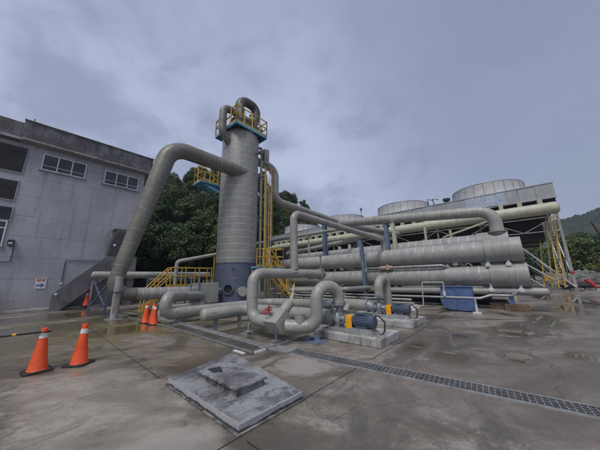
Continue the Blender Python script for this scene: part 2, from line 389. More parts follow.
def copy_tree(o, parent=None):
    c = o.copy(); COL.objects.link(c)
    if parent: c.parent = parent
    for ch in o.children: copy_tree(ch, c)
    return c

def pipe_mb(pts, r, bend=None, sp=.5, n=28, w=.02, dome=False, mi=0, si=1, mb=None, first=.25, gores=True):
    rf = r if callable(r) else (lambda p: r)
    mb = mb or MB(); P, bends = fillet(pts, bend if bend else r * 2.2, 9)
    mb.tube(P, r, n, mi, dome=dome)
    if sp:
        acc = 0.; nxt = first
        inb = set(i for a, b in bends for i in range(a, b))
        for i in range(len(P) - 1):
            d = P[i + 1] - P[i]; ln = d.length
            if ln < 1e-6: continue
            if i in inb:
                if gores and (i % 2 == 0): mb.sleeve(P[i], d, rf(P[i]), w * .9, si, n, .005)
                nxt = acc + ln + .3; acc += ln; continue
            while nxt < acc + ln - .08:
                q_ = P[i] + d * ((nxt - acc) / ln); mb.sleeve(q_, d, rf(q_), w, si, n, .005); nxt += sp
            acc += ln
    return mb
def pipe(name, label, pts, r, bend=None, sp=.5, mats=None, cat='pipe', group=None, dome=False, n=28, w=.02, parts=True, gores=True):
    o = pipe_mb(pts, r, bend, sp, n, w, dome, gores=gores).build(name, mats or [M['clad'], M['seam_dim']])
    return tag(o, label, cat, group)
def flange(mb, p, t, r, th=.04, bolts=8, mi=0):
    p = Vector(p); t = Vector(t).normalized(); mb.cyl(p - t * th / 2, p + t * th / 2, r, n=28, mi=mi)
    d, a, b = frame(t)
    for k in range(bolts):
        e = (a * math.cos(2 * math.pi * k / bolts) + b * math.sin(2 * math.pi * k / bolts)) * r * .84
        mb.cyl(p + e - t * th * .95, p + e + t * th * .95, .013 if r < .5 else .022, n=6, mi=mi)
def sub(parent, name, mb, mats, bevel=0., label=None):
    o = mb.build(name, mats, parent, bevel)
    if label: o['label'] = label
    return o
def clusters(mb, eps=.004):
    """connected pieces of a builder whose boxes touch, each as its own builder"""
    par = list(range(len(mb.v)))
    def fd(i):
        while par[i] != i: par[i] = par[par[i]]; i = par[i]
        return i
    for f in mb.f:
        r0 = fd(f[0])
        for k in f[1:]: par[fd(k)] = r0
    isl = {}
    for f, m in zip(mb.f, mb.m): isl.setdefault(fd(f[0]), []).append((f, m))
    items = []
    for fs in isl.values():
        p = np.array([mb.v[i] for f, _ in fs for i in f]); items.append([p.min(0) - eps, p.max(0) + eps, fs])
    ch = True
    while ch:
        ch = False; out = []
        for it in items:
            for o in out:
                if (it[0] <= o[1]).all() and (it[1] >= o[0]).all():
                    o[0] = np.minimum(o[0], it[0]); o[1] = np.maximum(o[1], it[1]); o[2] = o[2] + it[2]; ch = True; break
            else: out.append(it)
        items = out
    res = []
    for it in items:
        n = MB(); mp = {}
        for f, m in it[2]:
            for i in f:
                if i not in mp: mp[i] = len(n.v); n.v.append(mb.v[i])
            n.f.append(tuple(mp[i] for i in f)); n.m.append(m)
        res.append(n)
    return res
def subs(parent, name, mb, mats, bevel=0.):
    return [sub(parent, name, m, mats, bevel) for m in clusters(mb)]
def add_part(o, name, mb, mats, bevel=0., label=None):
    """extra parts on a single-mesh thing: one mesh per separate piece"""
    return subs(o, name, mb, mats, bevel)

# ------------------------------------------------------------------ ground
g = MB(); S = 700
g.add([(-S, -S, 0), (S, -S, 0), (S, S, 0), (-S, S, 0)], [(0, 1, 2, 3)])
tag(g.build('ground', M['ground'], local=True, flat=True), kind='structure')
j = MB()
for (x0, y0, x1, y1) in ((-6, 2.4, 4.25, 2.42), (4.85, 2.42, 5.5, 2.42), (5.5, 2.42, 13, 2.47), (1.72, -8, 1.72, 2.3), (13.3, -9, 13.3, 1.4), (1.72, 4.75, 1.72, 21), (-6, 7.4, 3.4, 7.4), (4.9, -3.4, 30, -3.4)):
    d = Vector((x1 - x0, y1 - y0, 0)); s_ = Vector((-d.y, d.x, 0)).normalized() * .006
    a, b = V(x0, y0, .004), V(x1, y1, .004)
    j.add([a - s_, b - s_, b + s_, a + s_], [(0, 1, 2, 3)])
tag(j.build('floor_joint', M['black'], local=True, flat=True), kind='structure')

# ------------------------------------------------------------------ building on the left
WY = 21.5
bld = thing('concrete_building', (-6, WY, 0), 'grey rendered concrete building with dark weathered parapet at left edge', 'building')
w = MB(); w.box(-25, 5.12, WY, 36, 0, 10.12); sub(bld, 'wall', w, M['wall'])
w = MB(); w.box(-1.60, 5.45, WY - .5, 36.3, 10.28, 11.45)
w.box(-25.2, -1.602, WY - .38, 36.3, 10.1, 11.28); sub(bld, 'parapet', w, M['parapet'], .02)
w = MB(); w.box(-25.2, 5.50, WY - .42, 36.2, 10.123, 10.277); w.box(-1.58, 5.47, WY - .53, WY - .425, 10.17, 10.272)
w.box(-1.62, 5.5, WY - .56, WY - .0, 11.453, 11.5); sub(bld, 'cornice', w, M['ledge'], .01)
for (x0, x1, z0, z1) in ((-2.7, -1.25, 8.18, 9.80), (-2.7, -1.30, 6.44, 7.60), (-2.7, -1.26, 5.23, 5.97)):
    w = MB(); w.box(x0, x1, WY - .012, WY + .05, z0, z1)
    k = z0 + .06
    while k < z1 - .03: w.bar((x0, WY - .03, k), (x1, WY - .03, k), .05, .012); k += .11
    sub(bld, 'louvre', w, M['louver'])
    w = MB()
    for a in ((x0 - .04, x1 + .05, z1, z1 + .05), (x0 - .04, x1 + .05, z0 - .06, z0), (x1 + .002, x1 + .05, z0 + .002, z1 - .002)): w.box(a[0], a[1], WY - .05, WY - .001, a[2], a[3])
    sub(bld, 'reveal', w, M['ledge'])
for (x0, x1, z0, z1, n) in ((-.55, 1.56, 8.67, 9.76, 3), (2.58, 4.73, 8.64, 9.70, 3), (-3.2, -1.3, 3.7, 5.16, 2)):
    w = MB(); t = .06
    w.box(x0, x1, WY - .05, WY + .02, z0, z0 + t); w.box(x0, x1, WY - .05, WY + .02, z1 - t, z1)
    for k in range(n + 1):
        xx = x0 + (x1 - x0 - t) * k / n; w.box(xx, xx + t, WY - .052, WY + .02, z0 + t + .001, z1 - t - .001)
    if n == 3:
        w.box(x0 + t, x1 - t, WY - .03, WY + .02, z0 + .30, z0 + .33)
    else: w.box(x0 + t, x1 - t, WY - .048, WY + .02, z1 - .45, z1 - .38)
    f = sub(bld, 'window', w, M['frame'])
    w = MB(); w.box(x0 + t, x1 - t, WY - .02, WY + .01, z0 + t, z1 - t); sub(f, 'pane', w, M['glass'])
    w = MB(); w.box(x0 - .08, x1 + .08, WY - .1, WY - .001, z0 - .07, z0 - .003); sub(f, 'sill', w, M['ledge'])
w = MB(); w.box(-1.12, -.86, WY - .2, WY - .001, 3.84, 4.08); w.bar((-1.0, WY - .2, 3.8), (-1.0, WY - .32, 3.7), .2, .06); lm = sub(bld, 'wall_lamp', w, M['dark'], .01)
w = MB(); w.bar((-1.08, WY - .22, 3.88), (-.92, WY - .22, 3.88), .02, .08); sub(lm, 'lens', w, M['reflect'])
w = MB()
w.tube(fillet([(-.85, WY - .04, 3.8), (-.85, WY - .04, 2.82), (-3, WY - .04, 2.78)], .05)[0], .02, 8)
w.tube(fillet([(1.42, WY - .04, 1.6), (1.42, WY - .04, 2.98), (3.3, WY - .04, 3.02)], .05)[0], .02, 8)
subs(bld, 'conduit', w, M['dark'])
w = MB(); w.box(1.36, 1.48, WY - .12, WY - .001, 1.48, 1.62); sub(bld, 'junction_box', w, M['white_steel'])
w = MB(); w.tube([(-1.5, 25, 11.4), (-1.48, 25, 13.6)], .03, 8); w.bar((-1.75, 25, 13.1), (-1.25, 25, 13.2), .03); w.bar((-1.65, 25, 12.7), (-1.35, 25, 12.75), .03)
sub(bld, 'aerial', w, M['dark'])
k = MB(); k.box(-25, .35, WY - .42, WY - .005, 0, .14); k.box(.354, 3.5, WY - .75, WY - .005, 0, .17)
tag(k.build('kerb', M['kerb'], bevel=.02), kind='structure')
# electrical box at the far left edge of the wall
eb = thing('meter_cabinet', (-2.1, WY - .35, 0), 'grey cabinet against the building wall at the far left edge of the yard', 'cabinet')
w = MB(); w.box(-2.9, -1.05, WY - .6, WY - .42, .0, 1.5); sub(eb, 'cabinet_body', w, M['stairc'], .02)
w = MB(); w.box(-1.55, -1.08, WY - .63, WY - .603, .25, 1.35); sub(eb, 'cabinet_door', w, M['louver'])

# outside stair against the wall
st = thing('outside_stair', (2.4, WY - .6, 0), 'dark concrete outside staircase climbing right along the building wall', 'stair')
y0, y1 = WY - 1.25, WY - .01
flank = [(1.03, 0, .0), (1.03, 0, .98), (3.28, 0, 3.28), (5.0, 0, 3.28), (5.0, 0, 2.0), (3.55, 0, 2.0), (1.45, 0, 0)]
w = MB(); w.prism([(x, y0, z) for x, _, z in flank], (0, .13, 0)); sub(st, 'flank_wall', w, M['stairc'], .01)
w = MB()
ns = 12
for i in range(ns):
    xa = 1.2 + i * .19; w.box(xa, xa + .19, y0 + .132, y1, max(0, .02 + (i - 1.2) * .175), .175 * (i + 1))
w.box(3.48, 5.0, y0 + .132, y1, 1.95, 2.1); sub(st, 'steps', w, M['stairc'])
w = MB(); w.box(4.6, 5.0, y0 + .14, y1 - .03, 0, 1.94); sub(st, 'pier', w, M['stairc'])
hood = [(3.25, 0, 3.3), (3.27, 0, 4.05), (3.42, 0, 4.75), (3.62, 0, 5.1), (3.5, 0, 5.18), (3.5, 0, 5.26), (4.9, 0, 5.26), (4.9, 0, 3.3)]
w = MB(); w.prism([(x, y0 + .2, z) for x, _, z in hood], (0, .06, 0)); w.box(3.5, 4.9, y0 + .262, y1 - .02, 5.2, 5.26); hd = sub(st, 'porch_side', w, M['stairc'])
w = MB(); w.prism([(3.36, y0 + .17, 3.34), (3.42, y0 + .17, 4.1), (3.58, y0 + .17, 4.75), (3.8, y0 + .17, 5.05), (4.7, y0 + .17, 5.05), (4.7, y0 + .17, 3.34)], (0, .025, 0)); sub(hd, 'porch_opening', w, M['louver'])
w = MB(); w.lathe((3.62, y0 + .1, 4.05), [(.0, .09), (.05, .08), (.08, .03), (.08, 0), (0, 0)], 16, axis=(0, -1, 0)); sub(st, 'lamp_globe', w, M['reflect'])
w = MB(); w.lathe((1.2, y0 - .05, .95), [(.0, .09), (.05, .08), (.07, .03), (.07, 0), (0, 0)], 16, axis=(0, -1, 0)); sub(st, 'lamp_globe', w, M['white_steel'])

sg = thing('wall_sign', (.53, WY - .03, 1.3), 'white wall sign with red characters above a blue arrow', 'sign')
w = MB(); w.box(.3, .76, WY - .03, WY - .003, 1.29, 1.93); sub(sg, 'board', w, M['reflect'])
w = MB(); y = WY - .036
for i in range(4):
    x = .345 + i * .098
    w.box(x, x + .075, y, y + .004, 1.83, 1.85); w.box(x + .03, x + .048, y - .001, y + .004, 1.70, 1.86); w.box(x, x + .075, y, y + .004, 1.76, 1.778)
    w.box(x + (.0 if i % 2 else .055), x + (.018 if i % 2 else .073), y - .0015, y + .004, 1.7, 1.80)
w.box(.33, .73, y, y + .004, 1.885, 1.905); sub(sg, 'red_lettering', w, M['red'])
w = MB(); w.prism([(.36, y, 1.44), (.54, y, 1.44), (.54, y, 1.36), (.71, y, 1.48), (.54, y, 1.60), (.54, y, 1.52), (.36, y, 1.52)], (0, .004, 0)); sub(sg, 'arrow', w, M['bluemark'])

# ------------------------------------------------------------------ cones
def make_cone():
    root = thing('traffic_cone', (0, 0, 0), 'x', 'traffic cone', 'orange traffic cones standing in the yard')
    w = MB(); w.lathe((0, 0, 0), [(.15, .035), (.134, .06), (.098, .32), (.062, .585)], 32); w.lathe((0, 0, 0), [(.0515, .672), (.048, .70), (.052, .745), (.045, .76), (.0, .76)], 32)
    w.build('cone_body', M['orange'], root, local=True)
    w = MB(); w.lathe((0, 0, 0), [(.062, .585), (.0645, .586), (.0538, .671), (.0515, .672)], 32); w.build('reflective_sleeve', M['reflect'], root, local=True)
    w = MB(); q = .2; ch = .05
    pl = [(q, -q + ch), (q, q - ch), (q - ch, q), (-q + ch, q), (-q, q - ch), (-q, -q + ch), (-q + ch, -q), (q - ch, -q)]
    w.prism([(x, y, 0) for x, y in pl], (0, 0, .036)); w.build('rubber_base', M['black'], root, bevel=.008, local=True)
    return root
cone0 = make_cone()
spots = [(.36, 6.93, 1, .1, 'front orange traffic cone with black bar hooked on its neck'),
         (.93, 6.82, 1, .80, 'orange traffic cone standing right of the cone that holds the bar'),
         (3.33, 11.22, .97, .2, 'leftmost orange cone of the huddle by the pipe elbow'),
         (3.47, 10.85, .97, .7, 'middle orange cone of the huddle by the pipe elbow'),
         (3.42, 10.52, .93, .35, 'rightmost orange cone of the huddle by the pipe elbow'),
         (2.62, 20.45, 1.1, .2, 'lone orange cone under the outside staircase')]
for i, (x, y, s, rz, lab) in enumerate(spots):
    c = cone0 if i == 0 else copy_tree(cone0)
    c.location = (x, y, .0 if i != 5 else .17); c.scale = (s, s, s); c.rotation_euler.z = rz; c['label'] = lab
br = thing('cone_bar', (-1, 7.05, .68), 'black cone bar with a yellow band running left from the front cone', 'barrier bar')
w = MB(); w.tube([(-2.6, 7.3, .68), (.27, 6.945, .69)], .017, 10); w.torus((.36, 6.93, .69), (0, 0, 1), .085, .014); sub(br, 'bar', w, M['black'])
w = MB(); w.sleeve((-.02, 6.98, .69), (2.87, -.36, .0), .018, .05, n=12, h=.003); sub(br, 'yellow_band', w, M['guard'])
c = copy_tree(cone0); c.location = (-2.68, 7.31, 0); c.rotation_euler.z = .3; c['label'] = 'orange cone beyond the left edge holding the far end of the black bar'

# ------------------------------------------------------------------ concrete plinth in the foreground
pl = thing('concrete_plinth', (2.25, 3.45, 0), 'low square concrete plinth with raised lid in the foreground', 'concrete plinth')
def slab(pts, z0, z1):
    w = MB(); n = 14; ring = []
    for i in range(4):
        a, b = Vector(pts[i]), Vector(pts[(i + 1) % 4])
        for k in range(n):
            p = a.lerp(b, k / n); q = Vector((random.uniform(-.007, .007), random.uniform(-.007, .007))); ring.append(p + (q if k else q * .3))
    m = len(ring)
    vs = [(p.x, p.y, z0) for p in ring] + [(p.x, p.y, z1 - .012) for p in ring]
    c = sum(ring, Vector((0, 0))) / m
    vs += [(p.x + (c.x - p.x) * .011, p.y + (c.y - p.y) * .011, z1) for p in ring]
    fs = [(k, (k + 1) % m, m + (k + 1) % m, m + k) for k in range(m)] + [(m + k, m + (k + 1) % m, 2 * m + (k + 1) % m, 2 * m + k) for k in range(m)]
    w.add(vs, fs, 1); o = len(w.v); w.v += [v for v in vs[2 * m:]]; w.f.append(tuple(range(o, o + m))); w.m.append(0); return w
B = [(1.72, 2.45), (2.71, 2.42), (3.10, 4.70), (1.71, 4.36)]
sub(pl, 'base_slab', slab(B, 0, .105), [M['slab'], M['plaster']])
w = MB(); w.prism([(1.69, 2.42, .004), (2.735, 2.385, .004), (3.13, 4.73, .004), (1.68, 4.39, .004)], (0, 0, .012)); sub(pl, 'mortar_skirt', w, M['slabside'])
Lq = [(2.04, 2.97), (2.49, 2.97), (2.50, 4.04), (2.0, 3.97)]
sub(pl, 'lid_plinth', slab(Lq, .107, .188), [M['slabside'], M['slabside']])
Lq = [(2.01, 2.94), (2.52, 2.94), (2.53, 4.08), (1.97, 4.0)]
sub(pl, 'lid_slab', slab(Lq, .19, .212), [M['slab'], M['slabside']])
w = MB(); w.prism([(2.1, 3.7, .214), (2.22, 3.62, .214), (2.3, 3.84, .214), (2.12, 3.9, .214)], (0, 0, .007)); sub(pl, 'steel_patch', w, M['dark'])

# ------------------------------------------------------------------ floor drain with grating
dr = thing('drain_grating', (4.5, 0, 0), 'long steel drain grating crossing the wet concrete yard', 'drain grating')
ax = V(.66, -6.4, 0).normalized(); sx = V(-ax.y, ax.x, 0)
p0 = V(4.2, 4.0, 0); Lg = 12.5; hw = .15
w = MB()
for k in range(5):
    o = sx * (-hw + .012 + k * (2 * hw - .024) / 4); w.bar(p0 + o + V(0, 0, .016), p0 + o + ax * Lg + V(0, 0, .016), .007, .012)
k = 0.
while k < Lg:
    c = p0 + ax * k + V(0, 0, .013); w.bar(c - sx * hw, c + sx * hw, .012, .012); k += .068
sub(dr, 'grating', w, M['oldsteel'])
w = MB(); a, b = p0 + V(0, 0, .004), p0 + ax * Lg + V(0, 0, .004); w.add([a - sx * hw, b - sx * hw, b + sx * hw, a + sx * hw], [(0, 1, 2, 3)]); sub(dr, 'channel', w, M['fill_shade'])  # flat dark sheet painting the shaded pit, no recess is cut
for s_ in (-1, 1):
    w = MB(); o = sx * s_ * (hw + .018); w.bar(p0 + o + V(0, 0, .008), p0 + o + ax * Lg + V(0, 0, .008), .03, .016); sub(dr, 'edge_angle', w, M['steel'])
w = MB(); w.bar(p0 - ax * .9 + V(0, 0, .012), p0 - ax * .02 + V(0, 0, .012), .4, .016); sub(dr, 'cover_plate', w, M['steel'])

ch = thing('floor_channel', (3.7, 8, 0), 'wet floor channel edged by steel angles bending round the pipework', 'drain channel')
w = MB()
for off, zz in ((0, .03), (.07, .02)):
    w.bar((3.5 + off, 4.6 + off, zz), (3.5 + off, 9.5, zz), .022, .03); w.bar((3.5 + off, 9.5, zz), (3.15 + off, 15.5, zz), .022, .03)
    w.bar((3.48 + off, 4.58 + off, zz), (5.5, 4.62 + off, zz), .022, .03)
sub(ch, 'outer_angle', w, M['oldsteel'])
w = MB(); w.bar((4.08, 4.9, .010), (4.12, 9.8, .010), .26, .012); w.bar((4.12, 9.81, .010), (3.75, 15.5, .010), .2, .012); subs(ch, 'inner_strip', w, M['oldsteel'])
w = MB(); w.add([(3.62, 4.7, .004), (3.93, 4.7, .004), (3.97, 9.5, .004), (3.62, 9.5, .004)], [(0, 1, 2, 3)]); sub(ch, 'channel_bed', w, M['wetbed'])
w = MB(); w.box(3.55, 3.85, 4.52, 4.56, .005, .05); w.box(3.35, 3.42, 4.7, 5.1, .005, .03); subs(ch, 'loose_offcut', w, M['white_steel'])

# ------------------------------------------------------------------ the column
TX, TY, TR = 9.6, 14.6, 1.38
tw = thing('process_column', (TX, TY, 0), 'tall grey clad process column with blue skirt and top platform', 'column tower')
w = MB(); w.lathe((TX, TY, 0), [(TR, 2.66), (TR, 12.25), (TR * .97, 12.5), (.95, 12.95), (.8, 13.05), (.8, 13.7), (.95, 13.72), (.95, 13.85), (0, 13.9)], 72)
z = 3.0
while z < 12.2: w.sleeve((TX, TY, z), (0, 0, 1), TR, .022, 1, 72, .006); z += .46
for k in range(5):
    a = -2.35 + k * .5
    for q in range(19):
        zz = 3.0 + .46 * q + .23; w.sleeve((TX + TR * math.cos(a + .13 * (q % 3)), TY + TR * math.sin(a + .13 * (q % 3)), zz), (math.cos(a), math.sin(a), 0), .012, .02, 1, 6)
sub(tw, 'shell', w, [M['clad_shell'], M['seam']])
w = MB(); w.lathe((TX, TY, 0), [(TR + .16, 0), (TR + .16, .06), (TR + .02, .07), (TR + .02, 2.64), (TR + .05, 2.642), (TR + .05, 2.70), (TR - .05, 2.70)], 72); sub(tw, 'skirt', w, M['skirt'])
def on_shell(ang, z, rr=0): return V(TX + (TR + rr) * math.cos(ang), TY + (TR + rr) * math.sin(ang), z)
def nozzle(ang, z, r, l, name, mat, capmat=None, hollow=False):
    d = V(math.cos(ang), math.sin(ang), 0); p = on_shell(ang, z, -.1)
    w = MB(); q = p + d * (l + .1); dd, a_, b_ = frame(d)
    if hollow:
        w.lathe(p, [(r, 0), (r, l + .1), (r * 1.12, l + .1), (r * 1.12, l + .13), (r * .88, l + .13), (r * .88, .12), (0, .12)], 32, axis=d)
        o = sub(tw, name, w, mat); w = MB(); w.cyl(p + d * .125, p + d * .135, r * .87, n=32); sub(o, 'opening', w, M['fill_shade'])
    else:
        w.cyl(p, q, r, n=32); w.cyl(q, q + d * .05, r * 1.12, n=32); sub(tw, name, w, mat)
def cam_ang(du):   # angle on the shell seen du*radius left(-)/right(+) of its middle from the yard
    base = math.atan2(-TY, -TX); return base + du
nozzle(cam_ang(-.30), 1.02, .30, .10, 'manhole', M['skirt'], hollow=True)
nozzle(cam_ang(.28), .86, .27, .30, 'blind_nozzle', M['clad'])
w = MB(); p = on_shell(cam_ang(-.12), 2.25); w.cyl(p, p + V(-.05, -.05, 0), .05, n=12); p = on_shell(cam_ang(-.1), 2.05); sub(tw, 'vent_hole', w, M['fill_shade'])
# faint red stencil marks on skirt
w = MB()
for k in range(4):
    a = cam_ang(-.2 + .09 * k); p = on_shell(a, 1.72, .03); d = V(math.cos(a), math.sin(a), 0); t = V(-d.y, d.x, 0)
    w.bar(p - t * .04, p + t * .04, .006, .025); w.bar(p - V(0, 0, .06), p + V(0, 0, .06), .006, .02)
sub(tw, 'red_stencil', w, M['pinkpipe'])
# top platform
hp = 1.42
pf = None
w = MB(); zt = 12.7
for (a, b) in (((-1, -1), (1, -1)), ((1, -1), (1, 1)), ((1, 1), (-1, 1)), ((-1, 1), (-1, -1))):
    w.bar((TX + a[0] * hp, TY + a[1] * hp, zt - .09), (TX + b[0] * hp, TY + b[1] * hp, zt - .09), .07, .2)
for k in range(-4, 5):
    w.bar((TX + k * .3, TY - hp + .04, zt - .06), (TX + k * .3, TY + hp - .04, zt - .06), .04, .07)
pf = sub(tw, 'top_platform', w, M['lightblue'])
w = MB()
for s_ in (-1, 1):
    for k in (-1, 1):
        w.bar((TX + s_ * hp * .9, TY + k * .6, zt - .2), (TX + s_ * .98 * TR * .95, TY + k * .45, zt - .95), .06, .06)
        w.bar((TX + k * .6, TY + s_ * hp * .9, zt - .2), (TX + k * .45, TY + s_ * TR * .93, zt - .95), .06, .06)
subs(pf, 'bracket', w, M['clad_dark'])
w = MB(); w.box(TX - hp + .05, TX + hp - .05, TY - hp + .05, TY + hp - .05, zt + .002, zt + .02); sub(pf, 'grating_floor', w, M['dark'])
def railing(parent, pts, zf, h=1.1, closed=False, mat=None, rp=.028, post=1.0, toe=True):
    w = MB(); n = len(pts); seq = list(range(n)) + ([0] if closed else [])
    for a, b in zip(seq[:-1], seq[1:]):
        p, q = Vector(pts[a]), Vector(pts[b]); p = V(p.x, p.y, zf); q = V(q.x, q.y, zf)
        for hh in (h, h * .55): w.tube([p + V(0, 0, hh), q + V(0, 0, hh)], rp, 10)
        m = max(1, int(round((q - p).length / post)))
        for k in range(m + 1):
            c = p.lerp(q, k / m); w.tube([c, c + V(0, 0, h)], rp, 10)
        if toe: w.bar(p + V(0, 0, .07), q + V(0, 0, .07), .012, .12)
    return sub(parent, 'railing', w, mat or M['yellow'])
railing(pf, [(TX - hp, TY - hp, 0), (TX + hp, TY - hp, 0), (TX + hp, TY + hp, 0), (TX - hp, TY + hp, 0)], zt + .02, 1.3, True, rp=.042, post=.72)
# side platform
w = MB(); zs = 8.62
w.box(7.15, 8.75, 15.75, 17.0, zs - .12, zs); w.bar((7.5, 15.9, zs - .2), (8.8, 15.9, zs - .2), .06, .14); w.bar((7.7, 16.85, zs - .2), (9.2, 16.85, zs - .62), .06, .12); w.bar((7.5, 15.9, zs - .2), (8.7, 15.6, zs - .68), .06, .12); w.box(7.75, 8.6, 15.87, 15.93, zs - .55, zs - .28)
w.bar((8.7, 16.9, zs - .06), (9.6, 16.9, zs - .06), .1, .12)
sp_ = sub(tw, 'side_platform', w, M['lightblue'])
railing(sp_, [(8.5, 15.8, 0), (7.2, 15.8, 0), (7.2, 16.95, 0), (8.75, 16.95, 0)], zs, 1.25, rp=.04, post=.7)
w = MB(); w.tube([(7.2, 15.8, zs + 1.2), (8.5, 15.8, zs + .2)], .04, 8); sub(sp_, 'diagonal_rail', w, M['yellow'])
# ladder with cage on the right flank
w = MB(); lx, ly = 11.16, 13.42
for s_ in (-.17, .17): w.bar((lx + s_ * .7, ly + s_ * .7, 2.5), (lx + s_ * .7, ly + s_ * .7, 10.2), .1, .06)
z = 2.7
while z < 10.1: w.bar((lx - .14, ly - .14, z), (lx + .14, ly + .14, z), .03); z += .3
lad = sub(tw, 'ladder', w, M['yellow'])
w = MB(); z = 4.6
while z < 10.2:
    w.tube([V(lx + .2 + .26 * math.cos(t), ly - .2 + .26 * math.sin(t), z) for t in [R(x) for x in range(-140, 141, 20)]], .02, 6); z += .9
for t in (-90, -45, 0, 45): w.bar((lx + .2 + .26 * math.cos(R(t)), ly - .2 + .26 * math.sin(R(t)), 4.6), (lx + .2 + .26 * math.cos(R(t)), ly - .2 + .26 * math.sin(R(t)), 10.1), .03, .012)
sub(lad, 'safety_cage', w, M['yellow'])
# overhead loop and left spout on column head
w = pipe_mb([(9.35, TY, 13.55), (9.35, TY, 16.1), (11.0, TY, 16.1), (11.0, TY, 14.9), (10.55, TY, 14.2), (10.3, TY, 13.5)], .36, [.5, .78, .78, .5, .4, .3], .4); sub(tw, 'vapour_loop', w, [M['head'], M['head']])
w = pipe_mb([(9.3, 14.2, 14.15), (7.72, 14.2, 14.15), (7.72, 14.2, 12.05), (8.6, 14.3, 11.25)], .27, .55, .4); sub(tw, 'side_spout', w, [M['clad_dark'], M['seam_dim']])
w = MB(); w.cyl((9.0, 13.9, 13), (9.0, 13.9, 14.95), .13, n=16); w.box(8.5, 10.8, 13.42, 13.5, 12.74, 13.35); sub(tw, 'vent_stack', w, M['clad_dark'])
w = MB()
for (x, y, hh, r_) in ((9.9, 13.7, 1.5, .14), (10.3, 13.9, 1.3, .18), (10.6, 14.2, 1.7, .1), (9.6, 14.9, 1.8, .2)):
    w.cyl((x, y, 12.73), (x, y, 12.73 + hh), r_, n=16); w.cyl((x, y, 12.73 + hh * .6), (x, y, 12.73 + hh * .66), r_ * 1.6, n=16); w.cyl((x, y, 12.73 + hh), (x, y, 12.8 + hh), r_ * 1.4, n=16)
subs(tw, 'head_valve', w, M['castiron'])
w = MB(); p = on_shell(-1.22, 10.9, 0); w.bar(p - V(0, 0, 0), p + V(.35, -.45, .0), .12, .12); w.cyl(p + V(.2, -.25, -.02), p + V(.2, -.25, .14), .12, n=12); w.bar(p + V(.35, -.45, 0), (11.1, 13.7, 10.9), .1); sub(tw, 'bracket_arm', w, M['dark'])

w = MB()
for (x, y, z) in ((10.5, 13.35, 13.55), (9.6, 13.4, 13.6), (8.6, 13.6, 13.75), (10.75, 13.9, 13.3)): w.torus((x, y, z), (.3, -1, .3), .17, .03, 18); w.cyl((x, y, z), (x + .05, y + .3, z - .1), .05, n=10)
subs(tw, 'yellow_handwheel', w, M['yellow'])
# pipes rising beside the column
for (x, y, z0, z1, r_, m, lab) in ((10.99, 13.74, 0, 11.9, .10, 'clad', 'slender grey riser nearest the column right flank'),
                                    (11.40, 13.60, 0, 9.6, .085, 'steel', 'galvanised riser between ladder and ochre riser'),
                                    (11.66, 13.62, 0, 9.0, .085, 'ochre', 'thin ochre riser right of the column ladder'),
                                    (11.95, 13.7, 0, 8.2, .05, 'white_steel', 'thin white riser just left of the large descending elbow')):
    o = MB(); o.tube(fillet([(x, y, z0), (x, y, z1), (x - .35, y + .45, z1 + .05)], .15)[0], r_, 14)
    o = tag(o.build('riser_pipe', M[m]), lab, 'pipe')
    w = MB()
    for k in range(3):
        zz = z0 + (z1 - z0) * (.25 + .27 * k); flange(w, (x, y, zz), (0, 0, 1), r_ * 1.7, .05, 6); 
    add_part(o, 'flange', w, M['castiron'])

# ------------------------------------------------------------------ big elbow pipe from the column to the ground
o = pipe('elbow_pipe', 'huge olive grey pipe arching from the column down to the yard', [(9.95, 13.7, 9.17), (4.34, 13.7, 9.17), (2.52, 13.7, 1.02), (3.5, 13.7, 1.015)], lambda p: float(np.interp(p.z, [1.62, 8.3], [.295, .465])), [1, 1.2, .6, 1], .36, [M['clad_dark'], M['seam_dim']], n=40, w=.018)
w = MB(); w.sleeve((7.35, 13.7, 9.17), (1, 0, 0), .46, .05, n=40, h=.03); add_part(o, 'joint_collar', w, M['clad'])
w = pipe_mb([(3.5, 13.7, 1.015), (7.1, 13.7, .95)], .293, None, .38, 36, .018); sub(o, 'horizontal_run', w, [M['clad'], M['seam']])
w = MB(); w.sleeve((3.5, 13.7, 1.015), (1, 0, 0), .295, .05, n=36, h=.02); sub(o, 'joint_collar', w, M['clad_dark'])
w = MB(); w.box(6.42, 7.55, 13.2, 14.2, .34, 1.44); add_part(o, 'valve_box', w, M['clad'], .02)
w = MB()
for k in range(3): w.tube([(6.7 + k * .25, 13.4, 1.42), (6.7 + k * .25, 13.4, 1.56)], .03, 8); w.cyl((6.7 + k * .25, 13.4, 1.56), (6.7 + k * .25, 13.4, 1.6), .06, n=12)
w.box(6.8, 6.9, 13.6, 13.7, .0, .32); w.box(7.5, 7.6, 13.6, 13.7, .0, .32); w.cyl((7.55, 13.8, .9), (8.35, 14.3, .9), .2, n=24); w.cyl((7.555, 13.8, .9), (7.62, 13.84, .9), .34, n=24); add_part(o, 'valve_fitting', w, M['castiron'])
sc = thing('support_column', (2.74, 13.42, 0), 'grey tubular support column under the huge pipe elbow', 'support post')
w = MB(); w.cyl((2.74, 13.42, .03), (2.74, 13.42, 1.85), .15, n=24); sub(sc, 'post', w, M['clad_blue'])
w = MB(); w.box(2.46, 3.02, 13.14, 13.70, 0, .03); sub(sc, 'base_plate', w, M['steel'])
w = MB(); w.torus((2.74, 13.42, 1.15), (0, 0, 1), .185, .02); w.bar((2.66, 13.3, 1.15), (2.66, 13.2, 1.15), .05); sub(sc, 'strap', w, M['dark'])
w = MB(); w.box(2.60, 2.68, 13.26, 13.30, .35, 1.15); sub(sc, 'marker_strip', w, M['pinkpipe'])
sf = thing('pipe_trestle', (2.4, 15.9, 0), 'dark A-frame trestle with striped post left of the support column', 'pipe trestle')
w = MB(); w.bar((2.25, 16.35, .02), (2.25, 16.35, 1.75), .1); w.bar((2.7, 15.2, .02), (2.7, 15.2, 1.6), .1)
